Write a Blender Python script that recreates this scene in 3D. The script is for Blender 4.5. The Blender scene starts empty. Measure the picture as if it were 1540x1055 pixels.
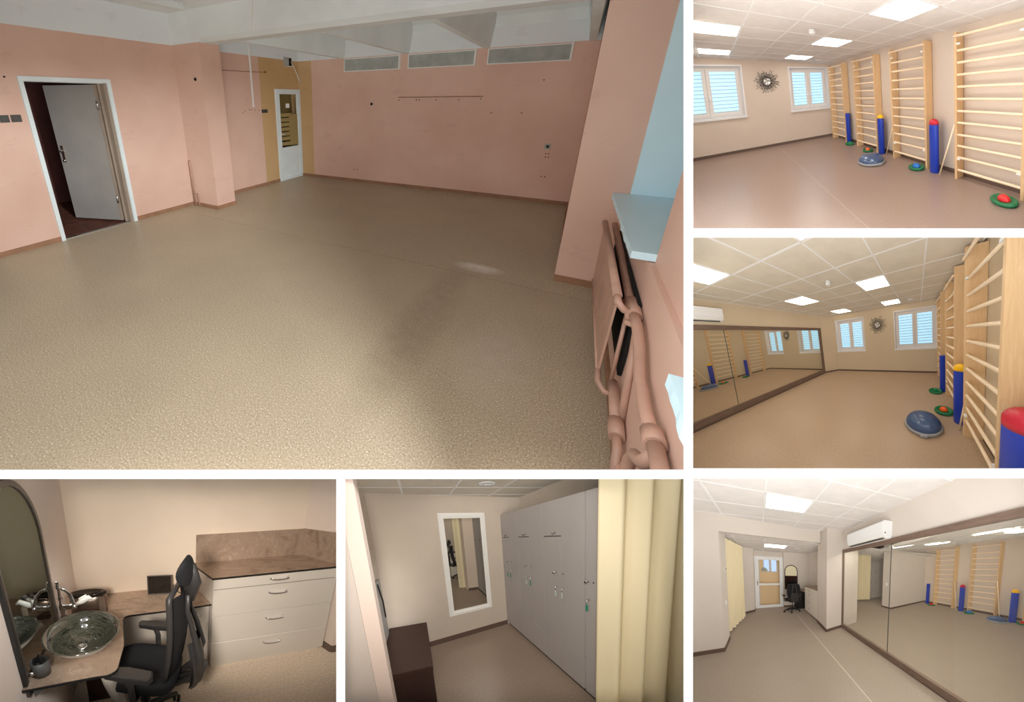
import bpy, bmesh, math, random
from mathutils import Vector, Matrix
from mathutils.geometry import tessellate_polygon
sc = bpy.context.scene
col = sc.collection
PI = math.pi

# ------------------------------------------------------------------ camera, world, exposure
cam = bpy.data.cameras.new('camera')
cam.sensor_width = 36.0
cam.lens = 36.0 * 1100 / 1540
cam.clip_end = 100
cam_ob = bpy.data.objects.new('camera', cam)
cam_ob.location = (0, 0, 0)
cam_ob.rotation_euler = (PI / 2, 0, 0)
col.objects.link(cam_ob)
sc.camera = cam_ob

world = bpy.data.worlds.new('world')
sc.world = world
world.use_nodes = True
bg = world.node_tree.nodes['Background']
bg.inputs[0].default_value = (1.0, 0.985, 0.965, 1)
bg.inputs[1].default_value = 2.7
def hall_spot(p, q, power, colr, cone, r=.35):
    l = bpy.data.lights.new('hall_spotlight', 'SPOT'); l.energy = power; l.color = colr; l.spot_size = math.radians(cone); l.spot_blend = .5; l.shadow_soft_size = r
    o = bpy.data.objects.new('hall_spotlight', l); o.location = p; o.rotation_euler = (Vector(q) - Vector(p)).to_track_quat('-Z', 'Y').to_euler(); col.objects.link(o)
# added fill spots outside the view, aimed into the darker openings to brighten them
hall_spot((3.3, .5, 1.3), (-3.0, 8, .5), 2900, (.93, .98, 1.0), 56, .45)  # stands in for the side-window daylight of the pink room
hall_spot((-.5, -1.0, .1), (-2.36, 4, -1.50), 2500, (1.0, .92, .82), 17, .5)
hall_spot((-.3, -1.0, .1), (-1.52, 4, -1.50), 2300, (1.0, .92, .82), 17, .5)
hall_spot((.1, -.9, .35), (0.05, 4, -1.42), 1150, (1.0, .95, .89), 22, .25)
sc.view_settings.view_transform = 'Standard'
sc.view_settings.look = 'None'
sc.view_settings.exposure = 0.0
sc.view_settings.gamma = 1.0
sc.view_settings.use_curve_mapping = False
sc.cycles.max_bounces = 8
sc.cycles.diffuse_bounces = 5
sc.cycles.transparent_max_bounces = 8
sc.cycles.use_denoising = True
sc.cycles.sample_clamp_indirect = 6

# ------------------------------------------------------------------ materials
def lin(c):
    return tuple((x / 255 / 12.92) if x / 255 <= .04045 else ((x / 255 + .055) / 1.055) ** 2.4 for x in c)

class NT:
    def __init__(s, m):
        s.t = m.node_tree; s.n = s.t.nodes; s.l = s.t.links
        s.b = s.n.get('Principled BSDF')
        a = s.n.new('ShaderNodeAttribute'); a.attribute_name = 'rc'; s.rc = a.outputs['Vector']
    def noise(s, scale, detail=3, rough=.55, dist=0, vec=None, stretch=None):
        v = vec or s.rc
        if stretch:
            mp = s.n.new('ShaderNodeMapping'); mp.inputs['Scale'].default_value = stretch
            s.l.new(v, mp.inputs['Vector']); v = mp.outputs[0]
        n = s.n.new('ShaderNodeTexNoise'); n.inputs['Scale'].default_value = scale
        n.inputs['Detail'].default_value = detail; n.inputs['Roughness'].default_value = rough
        n.inputs['Distortion'].default_value = dist
        s.l.new(v, n.inputs['Vector']); return n.outputs['Fac']
    def ramp(s, f, stops):
        r = s.n.new('ShaderNodeValToRGB'); e = r.color_ramp.elements
        while len(e) < len(stops): e.new(.5)
        for i, (p, c) in enumerate(stops):
            e[i].position = p; e[i].color = (*(lin(c) if len(c) == 3 else c[:3]), 1)
        s.l.new(f, r.inputs[0]); return r.outputs[0]
    def mix(s, f, a, b, mode='MIX'):
        m = s.n.new('ShaderNodeMix'); m.data_type = 'RGBA'; m.blend_type = mode
        for v, i in ((f, 0), (a, 6), (b, 7)):
            if hasattr(v, 'links'): s.l.new(v, m.inputs[i])
            else: m.inputs[i].default_value = v if i == 0 else (*lin(v), 1)
        return m.outputs[2]
    def math(s, op, a, b=0.0):
        m = s.n.new('ShaderNodeMath'); m.operation = op
        for v, i in ((a, 0), (b, 1)):
            if hasattr(v, 'links'): s.l.new(v, m.inputs[i])
            else: m.inputs[i].default_value = v
        return m.outputs[0]
    def sep(s):
        x = s.n.new('ShaderNodeSeparateXYZ'); s.l.new(s.rc, x.inputs[0]); return x.outputs
    def bump(s, f, strength=.2, dist=.01):
        b = s.n.new('ShaderNodeBump'); b.inputs['Strength'].default_value = strength
        b.inputs['Distance'].default_value = dist
        s.l.new(f, b.inputs['Height']); s.l.new(b.outputs[0], s.b.inputs['Normal'])

def mat(name, c, rough=.6, metal=0, var=0, vscale=3, coat=0, spec=.5, emit=None, estr=0):
    m = bpy.data.materials.new(name); m.use_nodes = True
    t = NT(m); b = t.b
    b.inputs['Base Color'].default_value = (*lin(c), 1)
    b.inputs['Roughness'].default_value = rough; b.inputs['Metallic'].default_value = metal
    b.inputs['Coat Weight'].default_value = coat; b.inputs['Specular IOR Level'].default_value = spec
    if var:
        f = t.noise(vscale)
        lo = tuple(max(0, x * (1 - var)) for x in c); hi = tuple(min(255, x * (1 + var)) for x in c)
        t.l.new(t.ramp(f, [(.3, lo), (.7, hi)]), b.inputs['Base Color'])
    if emit:
        b.inputs['Emission Color'].default_value = (*lin(emit), 1); b.inputs['Emission Strength'].default_value = estr
    return m

def floor_mat(name, base, dark, light, s1, rough, spec=.5, cloud=.08, patches=(), seamy=None):
    m = bpy.data.materials.new(name); m.use_nodes = True; t = NT(m)
    f = t.noise(s1, 2, .7)
    c = t.ramp(f, [(.30, dark), (.47, base), (.56, base), (.72, light)])
    g = t.noise(1.3, 3)
    gr = t.ramp(g, [(.3, (1 - cloud,) * 3 + (0,)), (.7, (1, 1, 1, 0))])
    c = t.mix(1.0, c, gr, 'MULTIPLY')
    for (px, py, rx, ry, amt, cc) in patches:           # scuffed, paler and darker places in the floor covering
        x, y, z = t.sep()
        dx = t.math('DIVIDE', t.math('SUBTRACT', x, px), rx); dy = t.math('DIVIDE', t.math('SUBTRACT', y, py), ry)
        d = t.math('ADD', t.math('MULTIPLY', dx, dx), t.math('MULTIPLY', dy, dy))
        k = t.math('SUBTRACT', 1.0, d); k = t.math('MAXIMUM', k, 0.0)
        k = t.math('MULTIPLY', t.math('MULTIPLY', k, amt), t.noise(9, 4))
        c = t.mix(k, c, cc)
    t.l.new(c, t.b.inputs['Base Color'])
    t.b.inputs['Roughness'].default_value = rough; t.b.inputs['Specular IOR Level'].default_value = spec
    t.bump(f, .03, .002)
    return m

def wood(name, c1, c2, rough=.5, stretch=(14, 14, 1.2)):
    m = bpy.data.materials.new(name); m.use_nodes = True; t = NT(m)
    f = t.noise(3, 4, .6, 1.2, stretch=stretch)
    t.l.new(t.ramp(f, [(.3, c1), (.7, c2)]), t.b.inputs['Base Color']); t.b.inputs['Roughness'].default_value = rough
    t.bump(f, .08, .003); return m

def stone(name, base, dark, light, scale=2.2):
    m = bpy.data.materials.new(name); m.use_nodes = True; t = NT(m)
    f = t.noise(scale, 6, .62, 1.6, stretch=(1, 1.8, 1.4))
    c = t.ramp(f, [(.28, dark), (.48, base), (.62, base), (.8, light)])
    w = t.noise(scale * 1.7, 5, .6, 2.5)
    v = t.math('ABSOLUTE', t.math('SUBTRACT', w, .5)); v = t.math('LESS_THAN', v, .006)
    c = t.mix(t.math('MULTIPLY', v, .55), c, light)
    w2 = t.noise(scale * .9, 4, .6, 3.5); v2 = t.math('LESS_THAN', t.math('ABSOLUTE', t.math('SUBTRACT', w2, .47)), .006)
    c = t.mix(t.math('MULTIPLY', v2, .5), c, dark)
    t.l.new(c, t.b.inputs['Base Color']); t.b.inputs['Roughness'].default_value = .42
    return m

def emis(name, c, s):
    m = bpy.data.materials.new(name); m.use_nodes = True
    n = m.node_tree.nodes; n.clear()
    e = n.new('ShaderNodeEmission'); o = n.new('ShaderNodeOutputMaterial')
    e.inputs[0].default_value = (*lin(c), 1); e.inputs[1].default_value = s
    m.node_tree.links.new(e.outputs[0], o.inputs[0]); return m

def pane(name, tint=(255, 255, 255), gloss=.06):
    m = bpy.data.materials.new(name); m.use_nodes = True
    n = m.node_tree.nodes; n.clear(); l = m.node_tree.links
    a = n.new('ShaderNodeBsdfTransparent'); g = n.new('ShaderNodeBsdfGlossy'); x = n.new('ShaderNodeMixShader'); o = n.new('ShaderNodeOutputMaterial')
    a.inputs[0].default_value = (*lin(tint), 1); g.inputs['Roughness'].default_value = .02
    x.inputs[0].default_value = gloss
    l.new(a.outputs[0], x.inputs[1]); l.new(g.outputs[0], x.inputs[2]); l.new(x.outputs[0], o.inputs[0]); return m

# pink room walls: three flat coats of old paint (pink, ochre in the far corner, white above the line) with a little dirt
def old_wall(name):
    m = bpy.data.materials.new(name); m.use_nodes = True; t = NT(m)
    x, y, z = t.sep()
    f = t.noise(1.1, 4); pink = t.ramp(f, [(.3, (212, 174, 156)), (.7, (225, 190, 173))])
    och = t.ramp(f, [(.3, (196, 160, 112)), (.7, (206, 172, 126))])
    k = t.math('MULTIPLY', t.math('GREATER_THAN', y, 5.46), t.math('LESS_THAN', x, -4.7))
    c = t.mix(k, pink, och)
    wy = t.math('ADD', t.math('MULTIPLY', f, .006), 2.288)
    c = t.mix(t.math('GREATER_THAN', z, wy), c, (226, 233, 236))
    st = t.noise(2.6, 5, .7, stretch=(1, 1, 2.5)); st = t.math('MULTIPLY', t.math('GREATER_THAN', st, .62), .07)
    c = t.mix(st, c, (120, 92, 80))
    t.l.new(c, t.b.inputs['Base Color']); t.b.inputs['Roughness'].default_value = .55
    t.bump(t.noise(40, 3), .05, .003); return m

M = dict(
    board=mat('white_board', (250, 250, 250), .9, spec=0),
    casing=mat('casing_grey', (200, 196, 190), .9, spec=.1),
    pwall=old_wall('old_paint'),
    pwhite=mat('old_white', (230, 240, 240), .6, var=.03, vscale=1.5),
    pceil=mat('old_ceiling', (226, 232, 232), .7, var=.04, vscale=1.2),
    pfloor=floor_mat('speckled_linoleum', (178, 161, 137), (138, 122, 101), (230, 220, 200), 115, .30, .5, .10,
                     [(-.6, 3.55, .26, .12, 1.1, (240, 238, 230)), (-.2, 2.2, .28, .5, .5, (200, 190, 176)), (-.75, 2.4, .22, 1.3, .7, (128, 113, 92))]),
    pbase=mat('brown_skirting', (150, 112, 86), .5, var=.08, vscale=6),
    frame_white=mat('white_door_paint', (222, 232, 234), .4, var=.02),
    door_grey=mat('grey_door_paint', (150, 146, 142), .5, var=.04, vscale=2),
    jamb=mat('jamb_brown', (150, 135, 120), .6, var=.05),
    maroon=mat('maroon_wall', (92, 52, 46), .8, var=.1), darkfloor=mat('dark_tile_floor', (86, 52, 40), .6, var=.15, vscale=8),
    black=mat('black_plastic', (24, 24, 25), .45), dgrey=mat('dark_grey_plastic', (78, 76, 74), .5),
    steel=mat('brushed_steel', (190, 190, 190), .3, 1), chrome=mat('chrome', (232, 232, 232), .2, 1),
    plastic=mat('white_plastic', (236, 236, 236), .35), conduit=mat('white_conduit', (235, 235, 232), .5),
    radp=mat('pink_radiator_paint', (190, 152, 134), .42, var=.06, vscale=7),
    dark=mat('shadow_gap', (16, 14, 13), .9), sillw=mat('window_sill_white', (208, 238, 250), .4, var=.01),  # the sill white carries cool daylight as a blue tint
    louv=mat('dusty_vent_glass', (166, 172, 168), .3, var=.08, vscale=5), yel=mat('stair_hall_ochre', (190, 160, 96), .7),
    stair=mat('stair_brown', (96, 66, 38), .6), vinyl=mat('vinyl_stripe', (158, 138, 90), .5),
    rust=mat('rusty_brown', (120, 74, 52), .7, var=.2, vscale=20),
    # gym
    gwall=mat('gym_wall_paint', (208, 192, 178), .75, var=.012, vscale=1.5), gwall3=mat('gym_wall_paint_warm', (206, 188, 160), .75, var=.012, vscale=1.5),
    gwall4=mat('gym_wall_paint_cool', (208, 198, 188), .75, var=.012, vscale=1.5),
    tile=mat('ceiling_tile', (222, 216, 212), .85, var=.02, vscale=5), tgrid=mat('ceiling_grid', (236, 234, 232), .4),
    tile3=mat('ceiling_tile_warm', (218, 208, 192), .85, var=.02, vscale=5),
    gfloor=floor_mat('brown_vinyl', (150, 128, 117), (136, 114, 103), (166, 146, 135), 60, .34, .45, .05),
    gfloor3=floor_mat('tan_vinyl', (178, 152, 127), (162, 137, 112), (193, 168, 144), 60, .34, .45, .05),
    gfloor4=floor_mat('taupe_vinyl', (152, 138, 124), (138, 124, 111), (166, 153, 140), 60, .36, .4, .05),
    gbase=mat('brown_skirting_vinyl', (98, 78, 68), .5), seam=mat('weld_seam', (186, 172, 160), .5),
    lamp=emis('lamp_panel', (255, 248, 236), 14.0), lamp3=emis('lamp_panel_warm', (255, 244, 222), 14.0), lampw=emis('lamp_panel_cool', (255, 250, 240), 9.0),
    wframe=mat('window_frame', (222, 216, 212), .4), reveal=mat('window_reveal', (226, 224, 226), .6),
    blind=mat('blind_slat', (190, 214, 226), .6, emit=(142, 208, 240), estr=.85), blind2=mat('blind_slat_edge', (150, 160, 165), .6, emit=(130, 165, 185), estr=.35),  # slats are made to glow in place of daylight behind them
    birch=wood('birch', (232, 206, 174), (244, 224, 196)), birchy=wood('birch_y', (232, 206, 174), (245, 224, 196), stretch=(14, 1.2, 14)),
    ply=wood('birch_plywood', (214, 176, 130), (226, 192, 148)),
    blue=mat('blue_foam', (22, 58, 176), .4), bluer=mat('blue_rubber_ball', (28, 112, 196), .3), redr=mat('red_rubber', (212, 30, 34), .35), crim=mat('crimson_rubber', (196, 24, 52), .4),
    yelr=mat('yellow_rubber', (246, 190, 20), .4), orar=mat('orange_rubber', (240, 96, 30), .35), green=mat('green_rubber', (14, 110, 66), .45), greenl=mat('green_ball', (24, 138, 74), .4),
    bosu=mat('blue_grey_dome', (62, 84, 122), .3, coat=.2), bosur=mat('dome_platform_grey', (150, 152, 156), .5),
    mpane=pane('mirror_face', (253, 253, 251), .03), mwood=wood('mirror_frame_wood', (104, 84, 72), (128, 106, 92), stretch=(10, 1.2, 10)),
    lampm=emis('lamp_panel_large', (255, 250, 240), 30.0), jambw=mat('jamb_paint', (160, 142, 130), .7), jambg=mat('jamb_paint_grey', (140, 128, 118), .7), mbrown=mat('brown_mirror_metal', (150, 132, 120), .22, .9),  # boosted panel for mirrored rooms; the greyer jamb is a shaded copy
    # wet room / locker room
    cwall=mat('cream_wall', (232, 214, 194), .75, var=.012), cwall2=mat('pinkish_wall', (226, 208, 194), .75), cwall6=mat('taupe_wall', (202, 188, 172), .75, var=.015),
    twin=mat('olive_cream_wall', (232, 224, 192), .8), stone=stone('brown_stone_laminate', (158, 136, 118), (112, 93, 78), (196, 178, 160)),
    edge=mat('black_edge', (26, 24, 24), .5), cab=mat('grey_cabinet', (216, 207, 196), .5), lock=mat('locker_grey', (172, 165, 161), .45, var=.012, vscale=4),
    cfloor=floor_mat('beige_vinyl', (194, 176, 156), (172, 153, 133), (216, 200, 182), 55, .45, .3, .03),
    lfloor=floor_mat('taupe_vinyl_dark', (140, 122, 106), (122, 105, 90), (158, 141, 126), 60, .34, .5, .05),
    glassb=mat('smoky_glass_bowl', (40, 46, 38), .05, coat=1), fabric=mat('black_mesh_fabric', (17, 17, 22), .85), frame=mat('charcoal_frame', (52, 50, 50), .45),
    bronze=mat('bronze_frame', (92, 84, 76), .35, .4), white=mat('white_gloss', (240, 238, 232), .35), leather=mat('brown_leatherette', (50, 28, 22), .38, var=.05),
    curtain=mat('cream_curtain', (236, 222, 186), .85), greyb=mat('grey_board', (150, 144, 138), .6), keytag=mat('green_key_tag', (20, 140, 110), .4), keytagw=mat('white_key_tag', (190, 205, 196), .4),
    screen=mat('dark_screen', (12, 12, 12), .08, coat=.5), porc=mat('porcelain', (244, 240, 234), .2), gloss_dark=mat('dark_gloss', (46, 40, 36), .1, .5),
    frost=mat('frosted_glass_beige', (238, 208, 168), .4), frostw=mat('frosted_glass_white', (222, 216, 208), .4), sky=emis('bright_window', (190, 214, 250), 1.2),
)
# smoky glass with streaks, curved round the bowl
m = M['glassb']; t = NT(m); t.b = m.node_tree.nodes['Principled BSDF']
f = t.noise(5, 4, .6, .6, stretch=(2, 2, 22)); t.l.new(t.ramp(f, [(.38, (26, 27, 22)), (.5, (70, 70, 58)), (.60, (34, 35, 29)), (.74, (120, 118, 102))]), t.b.inputs['Base Color'])

# ------------------------------------------------------------------ rooms
# The photograph is a sheet of six pictures. The scene is a white board with six openings and, behind each
# opening, the room of that picture as a stage-set: its floor is level, its walls and posts stand plumb on
# that floor, the plan is splayed and the ceiling is raked as in a theatre set. All things are laid out in the
# room's own coordinates (x along the far wall, y away, z up, units of roughly one metre); a room's frame
# carries those coordinates into the hall. Every room also has flared casing walls that part it from the others.
FR = {
"pink": [[0.552522, 0.078462, 0.074743, -0.115852], [-0.489786, 0.804036, -0.337099, 0.522503], [-0.164244, 0.277196, 0.429201, -0.665262], [-0.05088, 0.054733, 0.0, 0.176074]],
"gym": [[0.506497, 0.225461, -0.0726, 0.11253], [0.54784, 0.828393, -0.116772, 0.180997], [0.210866, 0.287093, 0.258324, -0.400402], [0.087485, 0.073619, 0.0, 0.250961]],
"gym_mirror": [[-0.019791, 0.502863, -0.0738, 0.11439], [-0.404793, 0.906195, -0.122284, 0.189539], [0.006489, 0.024982, 0.185955, -0.28823], [-0.044983, 0.123547, 0.0, 0.073481]],
"gym_entry": [[0.440028, 0.292361, -0.041693, 0.064625], [0.489148, 0.86641, -0.100336, 0.155521], [-0.152851, -0.259008, 0.270983, -0.420024], [0.084452, 0.131365, 0.0, 0.102509]],
"wash": [[0.236135, -0.509974, 0.149277, -0.231379], [0.20653, 0.918711, -0.336625, 0.521768], [-0.03297, -0.189932, 0.432279, -0.670033], [0.010743, 0.103496, 0.0, 0.110654]],
"lockers": [[0.32514, -0.12186, -0.022066, 0.034202], [0.336865, 0.915928, -0.218169, 0.338162], [-0.063297, -0.23584, 0.410156, -0.635742], [0.038842, 0.107048, 0.0, 0.122134]],
}
U = 1 / 1100.0
OPEN = {  # openings in the board: left, right, top, bottom, as slopes per metre of distance
"pink": (-770, 258, 527.5, -178.5), "gym": (271, 770, 527.5, 183.5), "gym_mirror": (271, 770, 170.5, -176.5),
"gym_entry": (271, 770, -190.5, -527.5), "wash": (-770, -263, -191.5, -527.5), "lockers": (-251, 258, -191.5, -527.5)}
BOARD = 4.0
class Room:
    def __init__(s, k):
        s.g = Matrix(FR[k]); l, r, t, b = OPEN[k]; e = 3.5
        def pl(n, c): return s.g.transposed() @ Vector((*n, c))
        s.planes = [s.g.transposed() @ Vector((0, 0, 0, 1)) - Vector((0, 0, 0, .02)),
                    pl((0, 1, 0), -(BOARD + .01)), pl((1, -(l - e) * U, 0), 0), pl((-1, (r + e) * U, 0), 0),
                    pl((0, (t + e) * U, -1), 0), pl((0, -(b - e) * U, 1), 0)]
        s.planes[1] = s.g.transposed() @ Vector((0, 1, 0, -(BOARD + .01)))
    def p(s, v):
        q = s.g @ Vector((v[0], v[1], v[2], 1)); return Vector(q[:3]) / q[3]

class MB:
    def __init__(s, room, xf=None, bevel=0):
        s.r = room; s.x = xf; s.v = []; s.f = []; s.sm = []; s.mi = []; s.m = 0; s.bevel = bevel
    def add(s, vs, fs, smooth=False):
        o = len(s.v); s.v += [tuple(a) for a in vs]
        for f in fs: s.f.append([i + o for i in f]); s.sm.append(smooth); s.mi.append(s.m)
        return s
    def hexa(s, P):
        return s.add(P, [(0, 3, 2, 1), (4, 5, 6, 7), (0, 1, 5, 4), (1, 2, 6, 5), (2, 3, 7, 6), (3, 0, 4, 7)])
    def box(s, x0, x1, y0, y1, z0, z1):
        return s.hexa([(x0, y0, z0), (x1, y0, z0), (x1, y1, z0), (x0, y1, z0), (x0, y0, z1), (x1, y0, z1), (x1, y1, z1), (x0, y1, z1)])
    def prism(s, poly, z0, z1, smooth=False):
        n = len(poly); z1f = z1 if callable(z1) else (lambda x, y: z1); z0f = z0 if callable(z0) else (lambda x, y: z0)
        vs = [(x, y, z0f(x, y)) for x, y in poly] + [(x, y, z1f(x, y)) for x, y in poly]
        s.add(vs, [list(range(n))[::-1], list(range(n, 2 * n))]); 
        o = len(s.v) - 2 * n
        for i in range(n):
            j = (i + 1) % n; s.f.append([o + i, o + j, o + n + j, o + n + i]); s.sm.append(smooth); s.mi.append(s.m)
        return s
    def extr(s, poly3, d, smooth=False):      # polygon in space pushed along d
        n = len(poly3); d = Vector(d); vs = [Vector(a) for a in poly3]; vs = vs + [a + d for a in vs]
        s.add(vs, [list(range(n))[::-1], list(range(n, 2 * n))]); o = len(s.v) - 2 * n
        for i in range(n):
            j = (i + 1) % n; s.f.append([o + i, o + j, o + n + j, o + n + i]); s.sm.append(smooth); s.mi.append(s.m)
        return s
    def ring(s, rings, close=True, caps=True, smooth=True):
        n = len(rings[0]); vs = [v for r in rings for v in r]; fs = []
        for k in range(len(rings) - 1):
            for i in range(n if close else n - 1):
                j = (i + 1) % n; fs.append((k * n + i, k * n + j, (k + 1) * n + j, (k + 1) * n + i))
        s.add(vs, fs, smooth); o = len(s.v) - len(vs)
        if caps:
            s.f.append([o + i for i in range(n)][::-1]); s.sm.append(False); s.mi.append(s.m)
            s.f.append([o + (len(rings) - 1) * n + i for i in range(n)]); s.sm.append(False); s.mi.append(s.m)
        return s
    def tube(s, pts, r, n=8, caps=True):
        pts = [Vector(p) for p in pts]; R = r if isinstance(r, (list, tuple)) else [r] * len(pts); rings = []
        a = None
        for i, p in enumerate(pts):
            d = (pts[min(i + 1, len(pts) - 1)] - pts[max(i - 1, 0)]).normalized()
            if a is None:
                a = d.cross(Vector((0, 0, 1)) if abs(d.z) < .9 else Vector((1, 0, 0))).normalized()
            else:
                a = (a - d * a.dot(d)).normalized()
            b = d.cross(a)
            rings.append([p + (a * math.cos(2 * PI * k / n) + b * math.sin(2 * PI * k / n)) * R[i] for k in range(n)])
        return s.ring(rings, True, caps)
    def cyl(s, p0, p1, r, n=12, r1=None): return s.tube([p0, p1], [r, r if r1 is None else r1], n)
    def lathe(s, c, prof, n=24, sx=1, sy=1, axis=2, caps=True):
        rings = []
        for r, h in prof:
            ring = []
            for k in range(n):
                a = 2 * PI * k / n; u, w = r * sx * math.cos(a), r * sy * math.sin(a)
                ring.append((c[0] + u, c[1] + w, c[2] + h) if axis == 2 else (c[0] + u, c[1] + h, c[2] + w) if axis == 1 else (c[0] + h, c[1] + u, c[2] + w))
            rings.append(ring)
        return s.ring(rings, True, caps)
    def grid(s, fn, nu, nv, smooth=True):
        vs = [fn(i / nu, j / nv) for j in range(nv + 1) for i in range(nu + 1)]
        fs = [(j * (nu + 1) + i, j * (nu + 1) + i + 1, (j + 1) * (nu + 1) + i + 1, (j + 1) * (nu + 1) + i) for j in range(nv) for i in range(nu)]
        return s.add(vs, fs, smooth)
    def holed(s, outer, holes, fn):           # flat sheet with holes; fn(u, v) -> room point
        loops = [[Vector((u, v, 0)) for u, v in outer]] + [[Vector((u, v, 0)) for u, v in h] for h in holes]
        tr = tessellate_polygon(loops); vs = [fn(p.x, p.y) for L in loops for p in L]
        return s.add(vs, [tuple(t) for t in tr])
    def build(s, name, material, parent=None, label=None, cat=None, group=None, kind=None, base=None):
        bm = bmesh.new(); vv = []
        for v in s.v:
            v = Vector(v)
            if s.x is not None: v = s.x @ v
            vv.append(bm.verts.new(v))
        for f, sm, mi in zip(s.f, s.sm, s.mi):
            try: fc = bm.faces.new([vv[i] for i in f])
            except ValueError: continue
            fc.smooth = sm; fc.material_index = mi
        if s.bevel:
            bmesh.ops.bevel(bm, geom=bm.edges[:], offset=s.bevel, segments=2, affect='EDGES', profile=.6)
        for P in s.r.planes:
            n = Vector(P[:3]); 
            if all(n.dot(v.co) + P[3] >= 0 for v in bm.verts): continue
            bmesh.ops.bisect_plane(bm, geom=bm.verts[:] + bm.edges[:] + bm.faces[:], plane_co=n * (-P[3] / n.length_squared), plane_no=n, clear_inner=True)
        if not bm.faces: bm.free(); return None
        bmesh.ops.recalc_face_normals(bm, faces=bm.faces)
        mn = material if isinstance(material, str) else ''
        if mn in FINE:                       # short faces, so that the paint and the speckles keep an even scale
            lo = [min(v.co[i] for v in bm.verts) for i in range(3)]; hi = [max(v.co[i] for v in bm.verts) for i in range(3)]
            for i in range(3):
                k = math.ceil(lo[i] / .4) * .4
                while k < hi[i]:
                    n = [0, 0, 0]; n[i] = 1; co = [0, 0, 0]; co[i] = k
                    if k - lo[i] > .01 and hi[i] - k > .01: bmesh.ops.bisect_plane(bm, geom=bm.verts[:] + bm.edges[:] + bm.faces[:], plane_co=co, plane_no=n)
                    k += .4
        rc = [v.co.copy() for v in bm.verts]
        for v in bm.verts: v.co = s.r.p(v.co)
        if parent is not None:
            o0 = parent['_o']; org = Vector(o0)
        elif base is not None: org = s.r.p(base)
        else:
            lo = [min(c[i] for c in rc) for i in range(3)]; hi = [max(c[i] for c in rc) for i in range(3)]
            org = s.r.p(((lo[0] + hi[0]) / 2, (lo[1] + hi[1]) / 2, lo[2]))
        for v in bm.verts: v.co -= org
        me = bpy.data.meshes.new(name); bm.to_mesh(me); bm.free()
        at = me.attributes.new('rc', 'FLOAT_VECTOR', 'POINT')
        at.data.foreach_set('vector', [x for c in rc for x in c])
        ms = material if isinstance(material, (list, tuple)) else [material]
        for mm in ms: me.materials.append(M[mm] if isinstance(mm, str) else mm)
        o = bpy.data.objects.new(name, me); col.objects.link(o)
        if parent is not None: o.parent = parent
        else: o.location = org
        o['_o'] = list(org)
        tag(o, label, cat, group, kind); OBJ.append(o)
        return o
OBJ = []
FINE = {'pwall', 'pfloor', 'gfloor', 'gfloor3', 'gfloor4', 'lfloor', 'cfloor', 'stone', 'mwood'}
def tag(o, label=None, cat=None, group=None, kind=None):
    for k, v in (('label', label), ('category', cat), ('group', group), ('kind', kind)):
        if v: o[k] = v
def thing(room, name, base, label=None, cat=None, group=None, kind=None, parent=None, xf=None):
    o = bpy.data.objects.new(name, None); col.objects.link(o); o.empty_display_size = .1
    b = Vector(base); b = xf @ b if xf is not None else b
    w = room.p(b)
    if parent is not None: o.parent = parent; o.location = w - Vector(parent['_o'])
    else: o.location = w
    o['_o'] = list(w); tag(o, label, cat, group, kind); OBJ.append(o); return o
def ST(mb, name, material, parent=None):
    return mb.build(name, material, parent, kind=None if parent is not None else 'structure')
def xform(loc=(0, 0, 0), rz=0, s=1): return Matrix.Translation(loc) @ Matrix.Rotation(rz, 4, 'Z') @ Matrix.Scale(s, 4)
def child(o, p):                                # an Empty sub-group: parent o under p
    return o

R = {k: Room(k) for k in FR}
PINK, GYM, GM, GE, WR, LK = (R[k] for k in ("pink", "gym", "gym_mirror", "gym_entry", "wash", "lockers"))

# ------------------------------------------------------------------ the white board and the casings behind it
class Plain:
    planes = []
    def p(s, v): return Vector(v)
WLD = Plain()
def rect(x0, x1, z0, z1, y=BOARD): return [(x0 * U * y, z0 * U * y), (x1 * U * y, z0 * U * y), (x1 * U * y, z1 * U * y), (x0 * U * y, z1 * U * y)]
b = MB(WLD)
outer = rect(-880, 880, -640, 640)
b = MB(WLD)
XS = [-880, -773, -263, -251, 258, 271, 773, 880]; ZS = [-640, -530, -191.5, -190.5, -178.5, -176.5, 170.5, 183.5, 530, 640]
def is_open(x, z):
    return any(l <= x <= r and bb <= z <= t for (l, r, t, bb) in OPEN.values())
for i in range(len(XS) - 1):
    for j in range(len(ZS) - 1):
        if not is_open((XS[i] + XS[i + 1]) / 2, (ZS[j] + ZS[j + 1]) / 2):
            k = BOARD * U; b.box(XS[i] * k, XS[i + 1] * k, BOARD - .014, BOARD, ZS[j] * k, ZS[j + 1] * k)
# the upright strip between the two lower-left openings, the strips beside the right-hand column
b.build('wall_front', 'board', kind='structure')
def slab(ax, a0, a1, c0, c1):                  # flared partition between two rooms, from the board to the back
    y0, y1 = BOARD, 13.0; vs = []
    for y in (y0, y1):
        for (x, z) in (((a0, c0), (a1, c0), (a1, c1), (a0, c1)) if ax == 'v' else ((c0, a0), (c1, a0), (c1, a1), (c0, a1))):
            vs.append((x * U * y, y, z * U * y))
    m = MB(WLD); m.add(vs, [(0, 3, 2, 1), (4, 5, 6, 7), (0, 1, 5, 4), (1, 2, 6, 5), (2, 3, 7, 6), (3, 0, 4, 7)]); m.build('wall_partition', 'casing', kind='structure')
slab('v', 262, 267, -545, 545); slab('v', -259, -255, -545, -188.5)
slab('h', 175, 179, 262, 790); slab('h', -185.5, -181.5, 262, 790); slab('h', -187, -183, -790, 262)
slab('v', -790, -775, -545, 545); slab('v', 775, 790, -545, 545); slab('h', 533, 548, -790, 790); slab('h', -548, -533, -790, 790)
y1 = 13.0
MB(WLD).box(-790 * U * y1, 790 * U * y1, y1, y1 + .05, -548 * U * y1, 548 * U * y1).build('wall_back', 'casing', kind='structure')

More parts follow.
